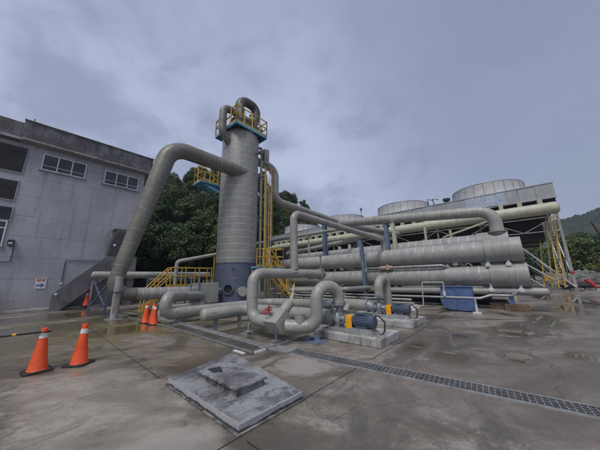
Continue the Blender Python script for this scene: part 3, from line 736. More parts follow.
w.bar((2.25, 16.35, 1.7), (2.72, 15.2, .3), .06); w.bar((2.25, 16.35, .35), (2.7, 15.2, .35), .06); w.bar((2.25, 16.35, .4), (2.7, 15.2, 1.55), .05); w.box(2.1, 2.5, 16.2, 16.5, 0, .02); w.box(2.55, 2.85, 15.05, 15.35, 0, .02); w.bar((2.1, 16.45, 1.72), (2.5, 16.45, 1.72), .1)
sub(sf, 'trestle_frame', w, M['skirt'])
w = MB(); w.box(2.19, 2.25, 16.27, 16.297, .75, 1.6); sub(sf, 'striped_tape', w, M['pinkpipe'])

# header behind it
o = pipe('header_pipe', 'grey header pipe with domed end behind the huge elbow', [(2.36, 17.3, 1.98), (9.0, 17.3, 1.98)], .2, None, .6, dome=True)
w = MB(); w.bar((5.0, 17.3, 0), (5.0, 17.3, 1.8), .1); w.bar((7.4, 17.3, 0), (7.4, 17.3, 1.8), .1); add_part(o, 'stanchion', w, M['blue_grey'])
pipe('gooseneck_pipe', 'thin pale pipe bending up toward the column before the forest', [(6.5, 16.9, 0), (6.5, 16.9, 2.85), (8.9, 16.2, 3.42)], .125, .25, .7)
o = pipe('short_pipe', 'short grey pipe crossing behind the yellow walkway', [(5.2, 17.8, 1.7), (8.5, 17.8, 1.75)], .17, None, .6, dome=True)
w = MB(); w.bar((5.8, 17.8, 0), (5.8, 17.8, 1.55), .09); w.bar((8.0, 17.8, 0), (8.0, 17.8, 1.6), .09); add_part(o, 'stanchion', w, M['blue_grey'])
pipe('drain_pipe', 'small low pale pipe behind the huddle of cones', [(4.3, 12.6, 0), (4.3, 12.6, .36), (6.4, 12.6, .36), (6.4, 13.3, .36)], .11, .25, .6)
# valves standing behind U bend
for (x, y, h) in ((5.95, 13.3, 1.75), (6.35, 13.2, 1.9)):
    v_ = thing('gate_valve', (x, y, 0), 'thin stemmed valve, %s of the pair behind the looping pipe' % ('left' if x < 6.1 else 'right'), 'valve')
    w = MB(); w.cyl((x, y, 0), (x, y, h), .045, n=12); w.cyl((x, y, .5), (x, y, .8), .1, n=16); flange(w, (x, y, .95), (0, 0, 1), .12, .05, 6); sub(v_, 'stem', w, M['blue_grey'])
    w = MB(); w.torus((x, y, h), (0, 0, 1), .13, .018, 20); w.bar((x - .12, y, h), (x + .12, y, h), .02); w.bar((x, y - .12, h), (x, y + .12, h), .02); sub(v_, 'handwheel', w, M['castiron'])
# walkway with stair behind
wk = thing('yellow_walkway', (7, 15.6, 0), 'yellow railed walkway and stair behind the pipes, left of column', 'walkway')
w = MB(); w.box(5.6, 9.0, 15.25, 15.9, 1.17, 1.25); 
for x in (5.7, 7.3, 8.9):
    for y in (15.3, 15.85): w.bar((x, y, 0), (x, y, 1.17), .07)
subs(wk, 'deck', w, M['steel'])
railing(wk, [(5.6, 15.27, 0), (9.0, 15.27, 0)], 1.25, 1.12, rp=.032, post=.85); railing(wk, [(5.6, 15.88, 0), (9.0, 15.88, 0)], 1.25, 1.12, rp=.032, post=.85)
w = MB()
for y in (15.27, 15.88):
    for h in (1.1, .6): w.tube([(5.6, y, 1.25 + h), (4.35, y, h * .95)], .032, 8)
    for k in (0, .5, 1): w.tube([(5.6 - 1.25 * k, y, 1.25 - 1.25 * k), (5.6 - 1.25 * k, y, 2.35 - 1.3 * k)], .03, 8)
    w.bar((5.6, y, 1.2), (4.3, y, .0), .03, .18)
subs(wk, 'stair_rail', w, M['yellow'])
w = MB()
for k in range(6): w.box(5.55 - .21 * k - .22, 5.55 - .21 * k, 15.3, 15.85, 1.0 - .2 * k, 1.03 - .2 * k)
subs(wk, 'tread', w, M['steel'])
w = MB(); w.tube([(8.8, 16.2, 0), (8.8, 16.2, 3.4)], .045, 10); w.tube([(9.0, 16.15, 1.3), (9.0, 16.15, 3.4)], .035, 10)
tag(w.build('yellow_post', M['yellow']), 'tall yellow post rising beside the column skirt on its left', 'post')

# ------------------------------------------------------------------ looping pipes in front of the column
o = pipe('looped_pipe', 'fat pale pipe making a hairpin loop beside the cone huddle', [(6.55, 13.35, .76), (3.62, 10.1, 1.0), (3.62, 10.1, .37), (8.8, 10.1, .37), (8.8, 7.2, .45), (8.8, 6.2, .48)], .215, [.3, .32, .32, .5, .3, .3], .55, n=32)
P_feet = [(4.1, 10.1), (6.6, 10.1)]
w = MB()
for x, y in P_feet: w.box(x - .2, x + .2, y - .18, y + .18, 0, .03); w.bar((x, y, .03), (x, y, .16), .1)
add_part(o, 'foot', w, M['castiron'])
def arcpatch(c, t, r, a0, a1, w_, n=6):
    c = Vector(c); t = Vector(t).normalized(); d, a, b = frame(t); vs = []
    for i in range(n + 1):
        th = a0 + (a1 - a0) * i / n; e = (a * math.cos(th) + b * math.sin(th)) * r
        vs += [c - t * w_ / 2 + e, c + t * w_ / 2 + e]
    return vs, [(2 * i, 2 * i + 1, 2 * i + 3, 2 * i + 2) for i in range(n)]
def marks(o, c, t, r, face, n=3, size=.05):
    """three small red stencilled characters hugging the pipe on side `face`"""
    d, a, b = frame(Vector(t)); f = Vector(face); th = math.atan2(f.dot(b), f.dot(a)); w = MB()
    for k in range(n):
        cc = Vector(c) + d * (k - (n - 1) / 2) * size * 1.5
        h = size / r
        for (dx, a0, a1, ww) in ((-.35, -.6, .6, .2), (.35, -.3, .6, .2), (0, .1, .35, .9), (0, -.5, -.3, .8 if k % 2 else .3)):
            vs, fs = arcpatch(cc + d * dx * size, d, r + .004, th + a0 * h, th + a1 * h, ww * size); w.add(vs, fs)
    return sub(o, 'red_stencil', w, M['red'])
marks(o, (3.95, 10.1, .37), (1, 0, 0), .215, (-.5, -.75, .2), 3, .06)
o = pipe('suction_pipe', 'fat pale low pipe with rounded end feeding the nearer pump', [(4.25, 8.3, .42), (6.1, 8.3, .42), (5.94, 4.45, .495), (5.94, 4.14, .495)], .215, [.3, .45, .3, .2], .55, n=32, dome=True)
w = MB()
for x in (4.7, 5.7): w.box(x - .18, x + .18, 8.15, 8.45, 0, .03); w.bar((x, 8.3, .03), (x, 8.3, .22), .1)
flange(w, (5.92, 4.11, .493), (0, 1, 0), .23, .05); add_part(o, 'foot', w, M['castiron'])
marks(o, (4.5, 8.3, .42), (1, 0, 0), .215, (-.4, -.8, .2), 3, .05)

# arch pipe C with riser and overhead run
o = pipe('arch_pipe', 'squared arch of pale grey pipe standing before the blue skirt', [(4.64, 5.24, .44), (4.62, 6.1, .44), (4.62, 6.1, 1.78), (8.35, 6.1, 1.76), (8.7, 7.2, 1.7)], .165, [.3, .34, .34, .3, .2], .5, n=30)
w = MB(); w.box(4.47, 4.8, 6.1, 6.42, 0, .025); w.bar((4.63, 6.25, .02), (4.63, 6.2, .3), .07); w.box(4.52, 4.74, 6.08, 6.32, .08, .1); add_part(o, 'foot', w, M['steel'])
w = MB(); w.tube([(8.0, 6.0, 1.75), (8.0, 6.0, 2.45)], .025, 8); w.cyl((8.0, 6.0, 2.45), (8.0, 6.0, 2.51), .06, n=12); flange(w, (8.02, 6.1, 1.76), (1, 0, 0), .23, .05); flange(w, (8.1, 6.1, 1.76), (1, 0, 0), .23, .04); add_part(o, 'valve_stem', w, M['castiron'])
marks(o, (6.42, 6.1, 1.77), (1, 0, 0), .165, (-.6, -.75, .1), 3, .07)
pipe('overhead_pipe', 'thin grey riser elbowing into a long overhead run to the vessels', [(6.5, 6.1, 1.92), (6.5, 6.1, 4.08), (14.9, 6.1, 3.92), (14.9, 6.1, 3.2)], .145, .3, .45, n=26, w=.015)
# tilted insulated valve box
vb = thing('insulated_valve', (4.62, 5.0, .0), 'tilted grey box valve with red handwheel and slanted bonnet', 'valve')
w = MB(); w.prism([(4.32, 4.74, .51), (4.72, 4.74, .82), (4.93, 4.74, .51), (4.53, 4.74, .2)], (0, .5, 0)); sub(vb, 'valve_box', w, M['clad'], .008)
w = MB(); w.cyl((4.78, 5.0, .64), (5.12, 5.0, .93), .145, n=28); w.cyl((5.12, 5.0, .93), (5.14, 5.0, .947), .12, n=28); bn = sub(vb, 'bonnet', w, M['clad'])
w = MB(); w.bar((5.12, 5.0, .93), (5.22, 4.98, 1.13), .05); w.bar((5.22, 4.98, 1.13), (5.26, 4.96, 1.42), .03); w.bar((5.1, 5.05, 1.2), (5.38, 4.9, 1.12), .02); sub(bn, 'lever', w, M['white_steel'])
w = MB(); nrm = V(-.61, 0, .79); c0 = V(4.50, 5.12, .66)
w.cyl(c0, c0 + nrm * .2, .02, n=10); w.cyl(c0, c0 + nrm * .04, .05, n=12); sub(vb, 'spindle', w, M['castiron'])
w = MB(); c1 = c0 + nrm * .16; w.torus(c1, nrm, .115, .018, 24); dd, aa, bb = frame(nrm)
for k in range(4): w.bar(c1, c1 + (aa * math.cos(k * 1.57) + bb * math.sin(k * 1.57)) * .115, .018)
sub(vb, 'handwheel', w, M['red'])
w = MB(); w.bar((4.3, 4.95, .92), (4.5, 5.2, .7), .025); sub(vb, 'stem_key', w, M['black'])
w = MB(); w.bar((4.62, 5.0, 0), (4.62, 5.0, .3), .08); w.box(4.5, 4.74, 4.88, 5.12, 0, .02); sub(vb, 'leg', w, M['castiron'])
# discharge arch of near pump
o = pipe('discharge_pipe', 'fat pale candy cane arch over the nearer pump', [(4.68, 4.74, .38), (5.18, 4.08, .36), (5.18, 4.08, 1.36), (5.92, 3.86, 1.36), (5.92, 3.86, .93)], .165, [.3, .3, .36, .36, .2], .42, n=30, w=.016)
w = MB(); w.cyl((4.9, 4.42, .4), (4.9, 4.42, .68), .135, n=28); w.cyl((4.9, 4.42, .68), (4.9, 4.42, .69), .142, n=28); add_part(o, 'tee_stub', w, M['clad'])
w = MB(); flange(w, (5.92, 3.86, .92), (0, 0, 1), .2, .045); flange(w, (5.92, 3.86, .87), (0, 0, 1), .2, .045); add_part(o, 'flange', w, M['castiron'])
w = MB(); w.box(4.95, 5.4, 3.9, 4.25, 0, .02); w.bar((5.18, 4.08, .02), (5.18, 4.08, .2), .1); w.bar((5.0, 3.9, .03), (5.4, 4.25, .08), .05); w.box(5.05, 5.3, 4.3, 4.45, 0, .06); add_part(o, 'foot', w, M['blue_grey'])

# ------------------------------------------------------------------ pumps (local: axis along Y, discharge flange at y=+0.62)
def make_pump():
    root = thing('pump_set', (0, 0, 0), 'x', 'pump', 'electric pump sets on concrete plinths')
    ax_z = .36
    w = MB(); w.box(-.26, .26, -.72, .86, .0, .09); w.box(-.22, .22, -.66, .1, .09, .14); w.box(-.28, .28, -.74, .88, .0, .018); w.build('base_frame', M['steel'], root, bevel=.006, local=True)
    w = MB(); w.cyl((0, -.60, ax_z), (0, -.02, ax_z), .19, n=8)
    for k in range(20):
        a = 2 * math.pi * k / 20; e = V(math.cos(a), 0, math.sin(a)); w.bar(V(0, -.56, ax_z) + e * .185, V(0, -.06, ax_z) + e * .185, .012, .028)
    w.box(-.15, .15, -.5, -.1, .14, .22); w.box(-.1, .1, -.4, -.15, ax_z + .18, ax_z + .24); mo = w.build('motor', M['motor'], root, bevel=.006, local=True)
    w = MB(); w.lathe((0, -.60, ax_z), [(.198, -.005), (.2, .1), (.17, .135), (.06, .145), (0, .145)], 28, axis=(0, -1, 0)); w.build('fan_cowl', M['motor'], mo, local=True)
    w = MB(); w.box(-.11, .11, .03, .26, .092, .5); w.prism([(-.13, .03, .092), (-.13, .26, .092), (-.13, .26, .45), (-.13, .03, .45)], (.26, 0, 0)); w.build('coupling_guard', M['guard'], root, bevel=.01, local=True)
    w = MB(); w.cyl((0, .26, ax_z), (0, .45, ax_z), .1, .13, n=24); w.cyl((0, .28, ax_z), (0, .31, ax_z), .15, n=24)
    for k in range(6): w.bar((.1 * math.cos(k), .3, ax_z + .1 * math.sin(k)), (.17 * math.cos(k), .46, ax_z + .17 * math.sin(k)), .03, .03)
    w.build('bearing_housing', M['castiron'], root, local=True)
    w = MB(); w.lathe((0, .46, ax_z), [(0, 0), (.16, 0), (.22, .05), (.235, .11), (.22, .18), (.16, .23), (.12, .24), (.12, .36), (0, .36)], 32, axis=(0, 1, 0)); w.torus((0, .57, ax_z), (0, 1, 0), .18, .075, 28, 12)
    w.cyl((.0, .57, ax_z + .15), (.0, .57, .74), .09, .11, n=24); flange(w, (0, .57, .76), (0, 0, 1), .18, .045); flange(w, (0, .83, ax_z), (0, 1, 0), .2, .045)
    w.box(-.18, .18, .5, .64, .09, .2); w.build('volute', M['castiron'], root, bevel=.004, local=True)
    w = MB(); w.tube(fillet([(.12, -.5, .45), (.12, -.8, .55), (.16, -.98, .36), (.2, -.92, .02), (.1, -.8, .0)], .12)[0], .022, 8); w.build('cable', M['black'], root, local=True)
    w = MB(); w.box(.16, .27, -.42, -.2, ax_z - .02, ax_z + .16); w.build('terminal_box', M['motor'], root, bevel=.006, local=True)
    w = MB(); w.tube([(-.12, .6, ax_z + .1), (-.25, .62, ax_z + .12), (-.27, .62, .75)], .012, 8); w.cyl((-.27, .60, .79), (-.27, .64, .79), .045, n=16); w.build('gauge', M['steel'], root, local=True)
    return root
p1 = make_pump(); p1.location = (5.92, 3.404, .205); p1.scale = (.8, .8, .8); p1['label'] = 'nearer blue grey motor pump with yellow coupling guard, under the candy cane arch'
p2 = copy_tree(p1); p2.location = (8.75, 3.464, .205); p2['label'] = 'farther blue grey motor pump with yellow coupling guard, in front of vessels'
for (a, lab) in (((5.55, 6.75, 2.55, 4.45), 'pale concrete plinth carrying the nearer pump'), ((8.15, 9.6, 2.66, 5.2), 'pale concrete plinth carrying the farther pump')):
    w = MB(); w.box(a[0], a[1], a[2], a[3], 0, .2); w = w.build('pump_plinth', M['plinth'], bevel=.018); tag(w, lab, 'concrete plinth', 'pump plinths')
# far pump pipes
o = pipe('strainer_pipe', 'horizontal pale cylinder with a tee behind the farther pump', [(8.75, 5.95, .56), (8.75, 4.4, .56)], .2, None, .9)
w = MB(); w.cyl((8.62, 5.2, .52), (8.42, 5.2, .3), .12, n=20); add_part(o, 'tee_stub', w, M['clad'])
w = MB(); flange(w, (8.75, 4.38, .56), (0, 1, 0), .26, .05); w.cyl((8.75, 4.38, .55), (8.75, 4.16, .493), .2, .13, 20); flange(w, (8.75, 4.17, .493), (0, 1, 0), .2, .05); w.box(8.65, 8.85, 5.5, 5.6, .2, .4); w.cyl((8.75, 5.95, .56), (8.75, 6.25, .5), .2, n=24); add_part(o, 'flange', w, M['castiron'])
o = pipe('discharge_pipe', 'slimmer pale candy cane arch over the farther pump', [(8.75, 3.92, .95), (8.75, 3.92, 1.5), (9.5, 3.92, 1.52), (9.5, 3.92, .12)], .16, .34, .42, n=30, w=.016)
w = MB(); flange(w, (8.75, 3.92, .93), (0, 0, 1), .2, .045); flange(w, (8.75, 3.92, .875), (0, 0, 1), .2, .045); flange(w, (9.5, 3.92, .18), (0, 0, 1), .22, .04); add_part(o, 'flange', w, M['castiron'])

# ------------------------------------------------------------------ blue platform right of the column
bp = thing('blue_platform', (10.8, 12.6, 0), 'small blue platform with yellow rails and stair, right of the column', 'platform')
w = MB(); w.box(9.75, 12.0, 12.25, 13.1, 2.3, 2.42); 
for x in (9.85, 11.9):
    for y in (12.3, 13.05): pass
sub(bp, 'deck', w, M['lightblue'])
w = MB()
for x in (9.85, 11.9):
    for y in (12.3, 13.05): w.bar((x, y, 0), (x, y, 2.298), .09)
subs(bp, 'leg', w, M['clad'])
railing(bp, [(10.5, 12.28, 0), (11.97, 12.28, 0), (11.97, 13.05, 0), (10.2, 13.05, 0)], 2.42, 1.25, rp=.032, post=.8)
w = MB()
for y in (11.55, 12.15):
    for h in (1.15, .65): w.tube([(10.0, y, 2.42 + h), (12.3, y, .2 + h)], .04, 8)
    for k in (0, .33, .67, 1): w.tube([(10.0 + 2.3 * k, y, 2.4 - 2.3 * k), (10.0 + 2.3 * k, y, 3.55 - 2.25 * k)], .04, 8)
    w.bar((10.0, y, 2.4), (12.4, y, 0), .04, .2)
subs(bp, 'stair_rail', w, M['yellow'])
w = MB()
for k in range(10): w.box(10.0 + .235 * k, 10.24 + .235 * k, 11.6, 12.1, 2.2 - .235 * k, 2.23 - .235 * k)
subs(bp, 'tread', w, M['steel'])

# ------------------------------------------------------------------ column side pipe E
o = pipe('downcomer_pipe', 'thick grey pipe leaving the column top, dropping, then running to the cooling tower', [(10.7, 14.3, 10.95), (12.95, 14.3, 10.95), (12.95, 14.3, 8.05), (31.0, 14.3, 7.55)], .33, [.5, .8, .8, .5], .5, n=32, w=.018)
w = MB(); w.cyl((11.7, 14.1, 10.8), (11.7, 14.1, 12.1), .3, n=28); add_part(o, 'tee_head', w, M['clad'])

# ------------------------------------------------------------------ exchanger vessels
def vessel(x, z, r, y0, y1, lab, nozz):
    v = thing('exchanger_vessel', (x, (y0 + y1) / 2, z - r), lab, 'heat exchanger', 'long grey heat exchanger vessels')
    w = MB(); w.tube([(x, y0 + 1.35, z), (x, y1, z)], r, 56, 0, dome=False)
    y = y0 + 1.75; k = 0
    while y < y1 - .2:
        w.sleeve((x, y, z), (0, 1, 0), r, .018, 2, 56, .004)
        # highlight on the upper half of each joint, painted as pale dashes
        th0, th1 = R(8), R(88)
        vs, fs = arcpatch((x, y + .012, z), (0, 1, 0), r + .007, R(12) if k % 2 else R(25), R(88), .03, 10)
        w.add(vs, fs, 1); vs, fs = arcpatch((x, y + .012, z), (0, 1, 0), r + .007, R(92), R(165), .03, 10); w.add(vs, fs, 1)
        y += .46; k += 1
    sub(v, 'shell', w, [M['clad_blue'], M['seam'], M['seam_dim']])
    w = MB(); R2 = r * 1.13
    w.tube([(x, y0, z), (x, y0 + .42, z)], R2 * 1.0, 56); w.tube([(x, y0 + .44, z), (x, y0 + .66, z)], R2 * .98, 56); w.tube([(x, y0 + .68, z), (x, y0 + 1.36, z)], R2, 56)
    w.sleeve((x, y0 + .43, z), (0, 1, 0), R2, .05, 1, 56, .012); w.sleeve((x, y0 + .67, z), (0, 1, 0), R2, .04, 1, 56, .01)
    sub(v, 'channel_head', w, [M['clad_blue'], M['seam_dim']], .01)
    for (y, sz) in nozz:
        w = MB(); w.cyl((x - .28, y, z - r - .14), (x - .42, y, z - r - .14), .07, n=20); w.cyl((x - .42, y, z - r - .14), (x - .46, y, z - r - .14), .10, n=20); w.cyl((x - .28, y, z - r - .14), (x - .28, y, z - r + .2), .06, n=12); w.cyl((x - .46, y, z - r - .14), (x - .475, y, z - r - .14), .045, n=10)
        sub(v, 'drain_nozzle', w, M['white_steel'])
    return v
vessel(15, 1.55, .5, -.42, 15.2, 'lower front heat exchanger vessel lying along the yard', [(1.0, 1), (-.05, 1)])
vessel(15, 2.72, .525, -.38, 15.4, 'upper front heat exchanger vessel, flat ended, stacked above another', [(.95, 1), (.2, 1)])
vessel(16.75, 3.3, .54, .0, 15.6, 'rear heat exchanger vessel showing above the front pair', [])
for (y, lab) in ((2.3, 'saddle frame under the vessels behind the blue cabinet'), (9.2, 'saddle frame under the middle of the vessels'), (14.0, 'saddle frame under the far left end of the vessels')):
    s_ = thing('saddle_frame', (15.5, y, 0), lab, 'saddle frame', 'saddle frames carrying the vessels')
    w = MB(); 
    for x in (15.0, 15.62, 17.4): w.ibeam((x, y, 0), (x, y, .9 if x < 15.3 else 2.1 if x < 17 else 3.2), .2, .2, 0, .012, side=(0, 1, 0))
    w.box(14.7, 17.45, y - .1, y + .1, .9, 1.03); w.box(14.75, 17.45, y - .1, y + .1, 2.12, 2.19); w.box(16.0, 17.5, y - .1, y + .1, 2.66, 2.76); w.ibeam((16.1, y, 0), (16.1, y, 2.66), .2, .2, 0, .012, side=(0, 1, 0))
    subs(s_, 'frame', w, M['clad_blue'])
    w = MB()
    for (x, z, r) in ((15, 1.55, .5), (15, 2.72, .525)):
        w.sleeve((x, y, z), (0, 1, 0), r, .2, 0, 48, .018); w.box(x - .3, x + .3, y - .12, y + .12, z - r - .1, z - r + .12)
    subs(s_, 'strap', w, M['clad_blue'])
# front stanchion and other columns
for (p, q, wd, lab, m) in (((14.2, 7.15, 0), (14.2, 7.3, 4.05), .2, 'slightly leaning blue grey stanchion in front of the vessels', 'blue_grey'),
                        ((16.0, 11.45, 0), (16.0, 11.45, 6.1), .3, 'stout blue grey stanchion behind vessels, left of the leaning one', 'blue_grey'),
                        ((16.05, 6.25, 0), (16.05, 6.25, 5.2), .24, 'blue grey stanchion rising behind vessels next to cream stanchion', 'blue_grey'),
                        ((16.05, 5.75, 0), (16.05, 5.75, 5.25), .2, 'cream stanchion rising behind vessels beside a blue one', 'cream')):
    w = MB(); w.ibeam(p, q, wd, wd, 0, .014, side=(0, 1, 0)); o = tag(w.build('stanchion', M[m]), lab, 'steel column')
    w = MB(); q = Vector(q); w.box(q.x - wd * .8, q.x + wd * .8, q.y - wd * .8, q.y + wd * .8, q.z + .001, q.z + .03); w.box(p[0] - wd, p[0] + wd, p[1] - wd, p[1] + wd, 0, .025); add_part(o, 'end_plate', w, M[m])
# top header H
o = pipe('vapour_pipe', 'thick grey pipe bending down onto the right end of vessels', [(30.9, 10.6, 6.9), (16.5, 10.4, 5.98), (16.5, .42, 5.02), (16.5, .42, 3.7)], .31, [.3, .7, .75, .3], .5, n=32, w=.018, mats=[M['clad'], M['seam']])
w = MB(); flange(w, (16.5, .42, 3.85), (0, 0, 1), .42, .06, 12); add_part(o, 'flange', w, M['clad'])
pipe('slim_header_pipe', 'slim pale pipe elbowing away above the vessels on a thin post', [(15, 20, 5.15), (15, 9.0, 5.15), (24, 9.0, 5.3)], .13, .35, .8, mats=[M['clad'], M['seam_dim']])
w = MB(); w.cyl((15, 12.4, 3.25), (15, 12.4, 5.0), .07, n=14); o = tag(w.build('thin_post', M['clad']), 'thin grey post standing on the upper vessel under slim pipe', 'post')
w = MB(); w.box(14.85, 15.15, 12.25, 12.55, 4.97, 5.02); add_part(o, 'cap_plate', w, M['clad'])
pipe('crossover_pipe', 'grey pipe rising then elbowing down onto the rear vessel', [(17.6, 17.5, 4.1), (17.4, 9.1, 4.62), (17.4, 9.1, 3.9)], .2, .4, .6)
for (y, z, lab) in ((10.7, 4.12, 'cream stub on the rear vessel, left one'), (9.75, 4.2, 'cream stub on the rear vessel, right one')):
    w = MB(); w.cyl((17.0, y, 3.7), (17.0, y, z), .13, n=20); o = tag(w.build('vent_stub', M['cream']), lab, 'pipe stub')
o = pipe('lance_pipe', 'thin pale pipe with rusty valve running between the two front vessels', [(14.55, 7.2, 2.12), (14.55, 2.9, 2.12), (14.8, 2.6, 2.0)], .07, .15, 0, mats=[M['steel'], M['seam']])
w = MB(); w.cyl((14.55, 5.5, 2.12), (14.55, 6.3, 2.12), .12, n=14); w.cyl((14.5, 5.8, 2.0), (14.5, 5.8, 2.3), .1, n=12); add_part(o, 'valve_body', w, M['pinkpipe'])
w = MB(); w.tube([(13.95, 6.95, 2.0), (13.95, 6.95, 3.0)], .03, 8); w.cyl((13.95, 6.95, 3.0), (13.95, 6.95, 3.1), .08, n=12); w.cyl((13.95, 6.95, 1.9), (13.95, 6.95, 2.1), .08, n=12); tag(w.build('instrument_stem', M['steel']), 'slim instrument stem between the vessels and the leaning stanchion', 'instrument')

# pipes under the vessels
pipe('bottom_header', 'grey bottom header pipe with domed end under the lower vessel', [(14.85, -.85, .83), (14.85, 15.5, .78)], .165, None, .9, mats=[M['clad_blue'], M['seam_dim']], dome=True)
pipe('dark_header', 'dark pipe beneath the lower vessel, behind the bottom header', [(15.35, 1.2, .5), (15.35, 15.8, .5)], .2, None, 1.2, mats=[M['dark'], M['black']], dome=True)
pipe('low_dark_pipe', 'lowest dark pipe running on the floor under the vessels', [(15.7, .6, .25), (15.7, 16, .25)], .16, None, 1.2, mats=[M['dark'], M['black']], dome=True)
pipe('branch_pipe', 'mid sized pale pipe slanting under the vessels behind the near pump', [(12.0, 13.6, .75), (12.0, 7.2, .95), (14.3, 7.0, .95)], .13, .3, .7)
pipe('slim_pipe', 'slim pale line running low from the near pump past the blue cabinet', [(12.75, 12.5, .62), (12.75, 1.3, .64), (12.95, .95, .76), (12.95, .3, .76), (14.8, .1, .8)], .045, .12, 0, mats=[M['steel'], M['seam']], n=14)
w = MB(); w.bar((12.9, 1.5, 0), (12.9, 1.5, .62), .07); w.box(12.72, 13.08, 1.36, 1.64, 0, .05); o = tag(w.build('pipe_prop', M['white_steel']), 'white prop under the slim line right of the blue cabinet', 'prop')
w = MB(); w.tube(fillet([(12.6, 4.3, .22), (12.6, 3.5, .22), (12.6, 3.45, 1.3), (12.6, 2.55, 1.3), (12.6, 2.57, .9)], .06)[0], .027, 10); o = tag(w.build('small_loop_pipe', M['palesteel']), 'thin white pipe forming a square arch left of blue cabinet', 'pipe')
w = MB(); w.cyl((12.6, 2.57, .72), (12.6, 2.57, .9), .06, n=12); w.box(12.45, 12.75, 3.85, 4.15, 0, .18); add_part(o, 'tap', w, M['white_steel'])
for (x, lab) in ((13.2, 'grey line at knee height just under the lower vessel front'), (13.6, 'grey line nearest the floor just under the lower vessel front')):
    z = .42 if x == 13.2 else .2
    w = MB(); w.tube([(x, 4.2, z), (x, 15, z)], .06, 12); o = tag(w.build('service_line', M['clad_blue']), lab, 'pipe')
    w = MB(); 
    for y in (5.5, 8.5, 11.5, 14): w.bar((x, y, 0), (x, y, z - .05), .06)
    add_part(o, 'prop', w, M['dark'])
bc = thing('blue_cabinet', (13.35, 2.2, 0), 'blue sheet metal cabinet with rounded lower corner before the vessels', 'cabinet')
prof = [(1.62, 1.07), (2.86, 1.07), (2.90, .45), (2.84, .25), (2.66, .09), (2.45, .03), (1.62, .03)]
w = MB(); w.prism([(13.25, y, z) for y, z in prof], (.55, 0, 0)); sub(bc, 'body', w, M['blue'], .015)
w = MB(); w.bar((13.235, 1.7, .58), (13.235, 2.82, .58), .02, .03); w.box(13.2, 13.85, 1.58, 2.9, 1.072, 1.10); w.box(13.2, 13.25, 2.2, 2.24, .1, 1.05); sub(bc, 'stiffener', w, M['blue'])
for (c, lab) in (((15.25, .8), 'brown timber sleeper block, left one under the vessel end'), ((14.75, .22), 'brown timber sleeper block, right one under the vessel end')):
    w = MB(); w.box(c[0] - .2, c[0] + .2, c[1] - .42, c[1] + .42, 0, .14); w.box(c[0] - .18, c[0] + .18, c[1] - .40, c[1] + .41, .142, .27); o = tag(w.build('sleeper_block', M['wood'], bevel=.012), lab, 'timber block', 'timber blocks')
w = MB(); w.ibeam((14.75, .35, .275), (14.75, .35, .68), .16, .16, 0, .012, side=(0, 1, 0)); w.box(14.55, 14.95, .2, .5, .655, .675); tag(w.build('steel_prop', M['blue']), 'short blue steel leg on the timber blocks', 'prop')
for x, y, s_, lab in ((13.7, 4.2, .12, 'small pale flange offcut lying left of the blue cabinet'),):
    w = MB(); w.cyl((x, y, 0), (x, y, .05), .2, n=20); w.cyl((x, y, .05), (x, y, .14), .1, n=16); tag(w.build('flange_offcut', M['white_steel']), lab, 'flange')

# ------------------------------------------------------------------ cooling tower
CX0, CX1, CY0, CY1 = 32.0, 43.0, -3.95, 37.4
ct = thing('cooling_tower', (37.5, 16.7, 0), 'long grey cooling tower with four fan stacks on braced legs', 'cooling tower')
w = MB(); w.box(CX0 + .05, CX1, CY0, CY1, 8.62, 10.1)
y = CY0
k = 0
while y < CY1 - .1:
    y2 = min(y + 1.28, CY1); w.box(CX0 - .015 + (.02 if k % 2 else 0), CX0 + .046, y + .012, y2 - .012, 8.66, 10.06); y = y2; k += 1
w.box(CX0 - .06, CX0 + .044, CY0 - .02, CY1, 10.063, 10.13); w.box(CX0 - .05, CX0 + .044, CY0 - .02, CY1, 8.59, 8.655)
sub(ct, 'casing', w, M['casing'])
w = MB(); w.box(CX0 - .05, CX0 - .018, -.35, 3.05, 8.75, 10.0); sub(ct, 'faded_panel', w, M['panel'])
w = MB(); w.box(CX0 + .1, CX1 - .1, CY0 + .05, CY1 - .1, 10.1, 10.16); sub(ct, 'deck', w, M['casing'])
for yc in (1.25, 11.5, 21.75, 32.0):
    w = MB(); c = (36.6, yc, 0)
    w.lathe(c, [(3.72, 10.16), (3.60, 10.7), (3.52, 11.3), (3.55, 11.85), (3.42, 11.85), (3.4, 10.7), (3.5, 10.2)], 72)
    fs_ = sub(ct, 'fan_stack', w, M['stack'])
    w = MB(); w.torus((36.6, yc, 11.85), (0, 0, 1), 3.52, .055, 72, 8)
    for q in range(24):
        a = 2 * math.pi * q / 24; w.tube([(36.6 + 3.74 * math.cos(a), yc + 3.74 * math.sin(a), 10.17), (36.6 + 3.62 * math.cos(a), yc + 3.62 * math.sin(a), 10.7), (36.6 + 3.56 * math.cos(a), yc + 3.56 * math.sin(a), 11.84)], .025, 6)
    sub(fs_, 'rim_rib', w, M['castiron'])
    w = MB()
    for q in range(8): a = q * math.pi / 4; w.bar((36.6, yc, 11.1), (36.6 + 3.2 * math.cos(a), yc + 3.2 * math.sin(a), 11.15), .5, .04)
    w.cyl((36.6, yc, 10.8), (36.6, yc, 11.25), .35, n=20); sub(fs_, 'fan', w, M['dark'])
w = MB(); w.box(32.4, CX1 - .05, CY0 + .05, CY1 - .05, 8.0, 8.588); sub(ct, 'soffit_shade', w, M['fill_shade'])  # near-black box painting the shade in the slots under the casing
w = MB(); w.box(34.2, CX1 - .1, CY0 + 1.2, CY1, 4.9, 7.99); sub(ct, 'fill_pack', w, M['fill_shade'])  # fill block, its near-black colour carries the darkness under the tower
w = MB(); w.box(40.5, CX1, CY0 + 7.5, CY1, .6, 4.88); sub(ct, 'void_backdrop', w, M['fill_shade'])  # near-black backdrop added to paint the dark space under the tower
w = MB(); w.box(33.2, CX1, 3, CY1, 0, .6); sub(ct, 'basin', w, M['kerb'])
w = MB()
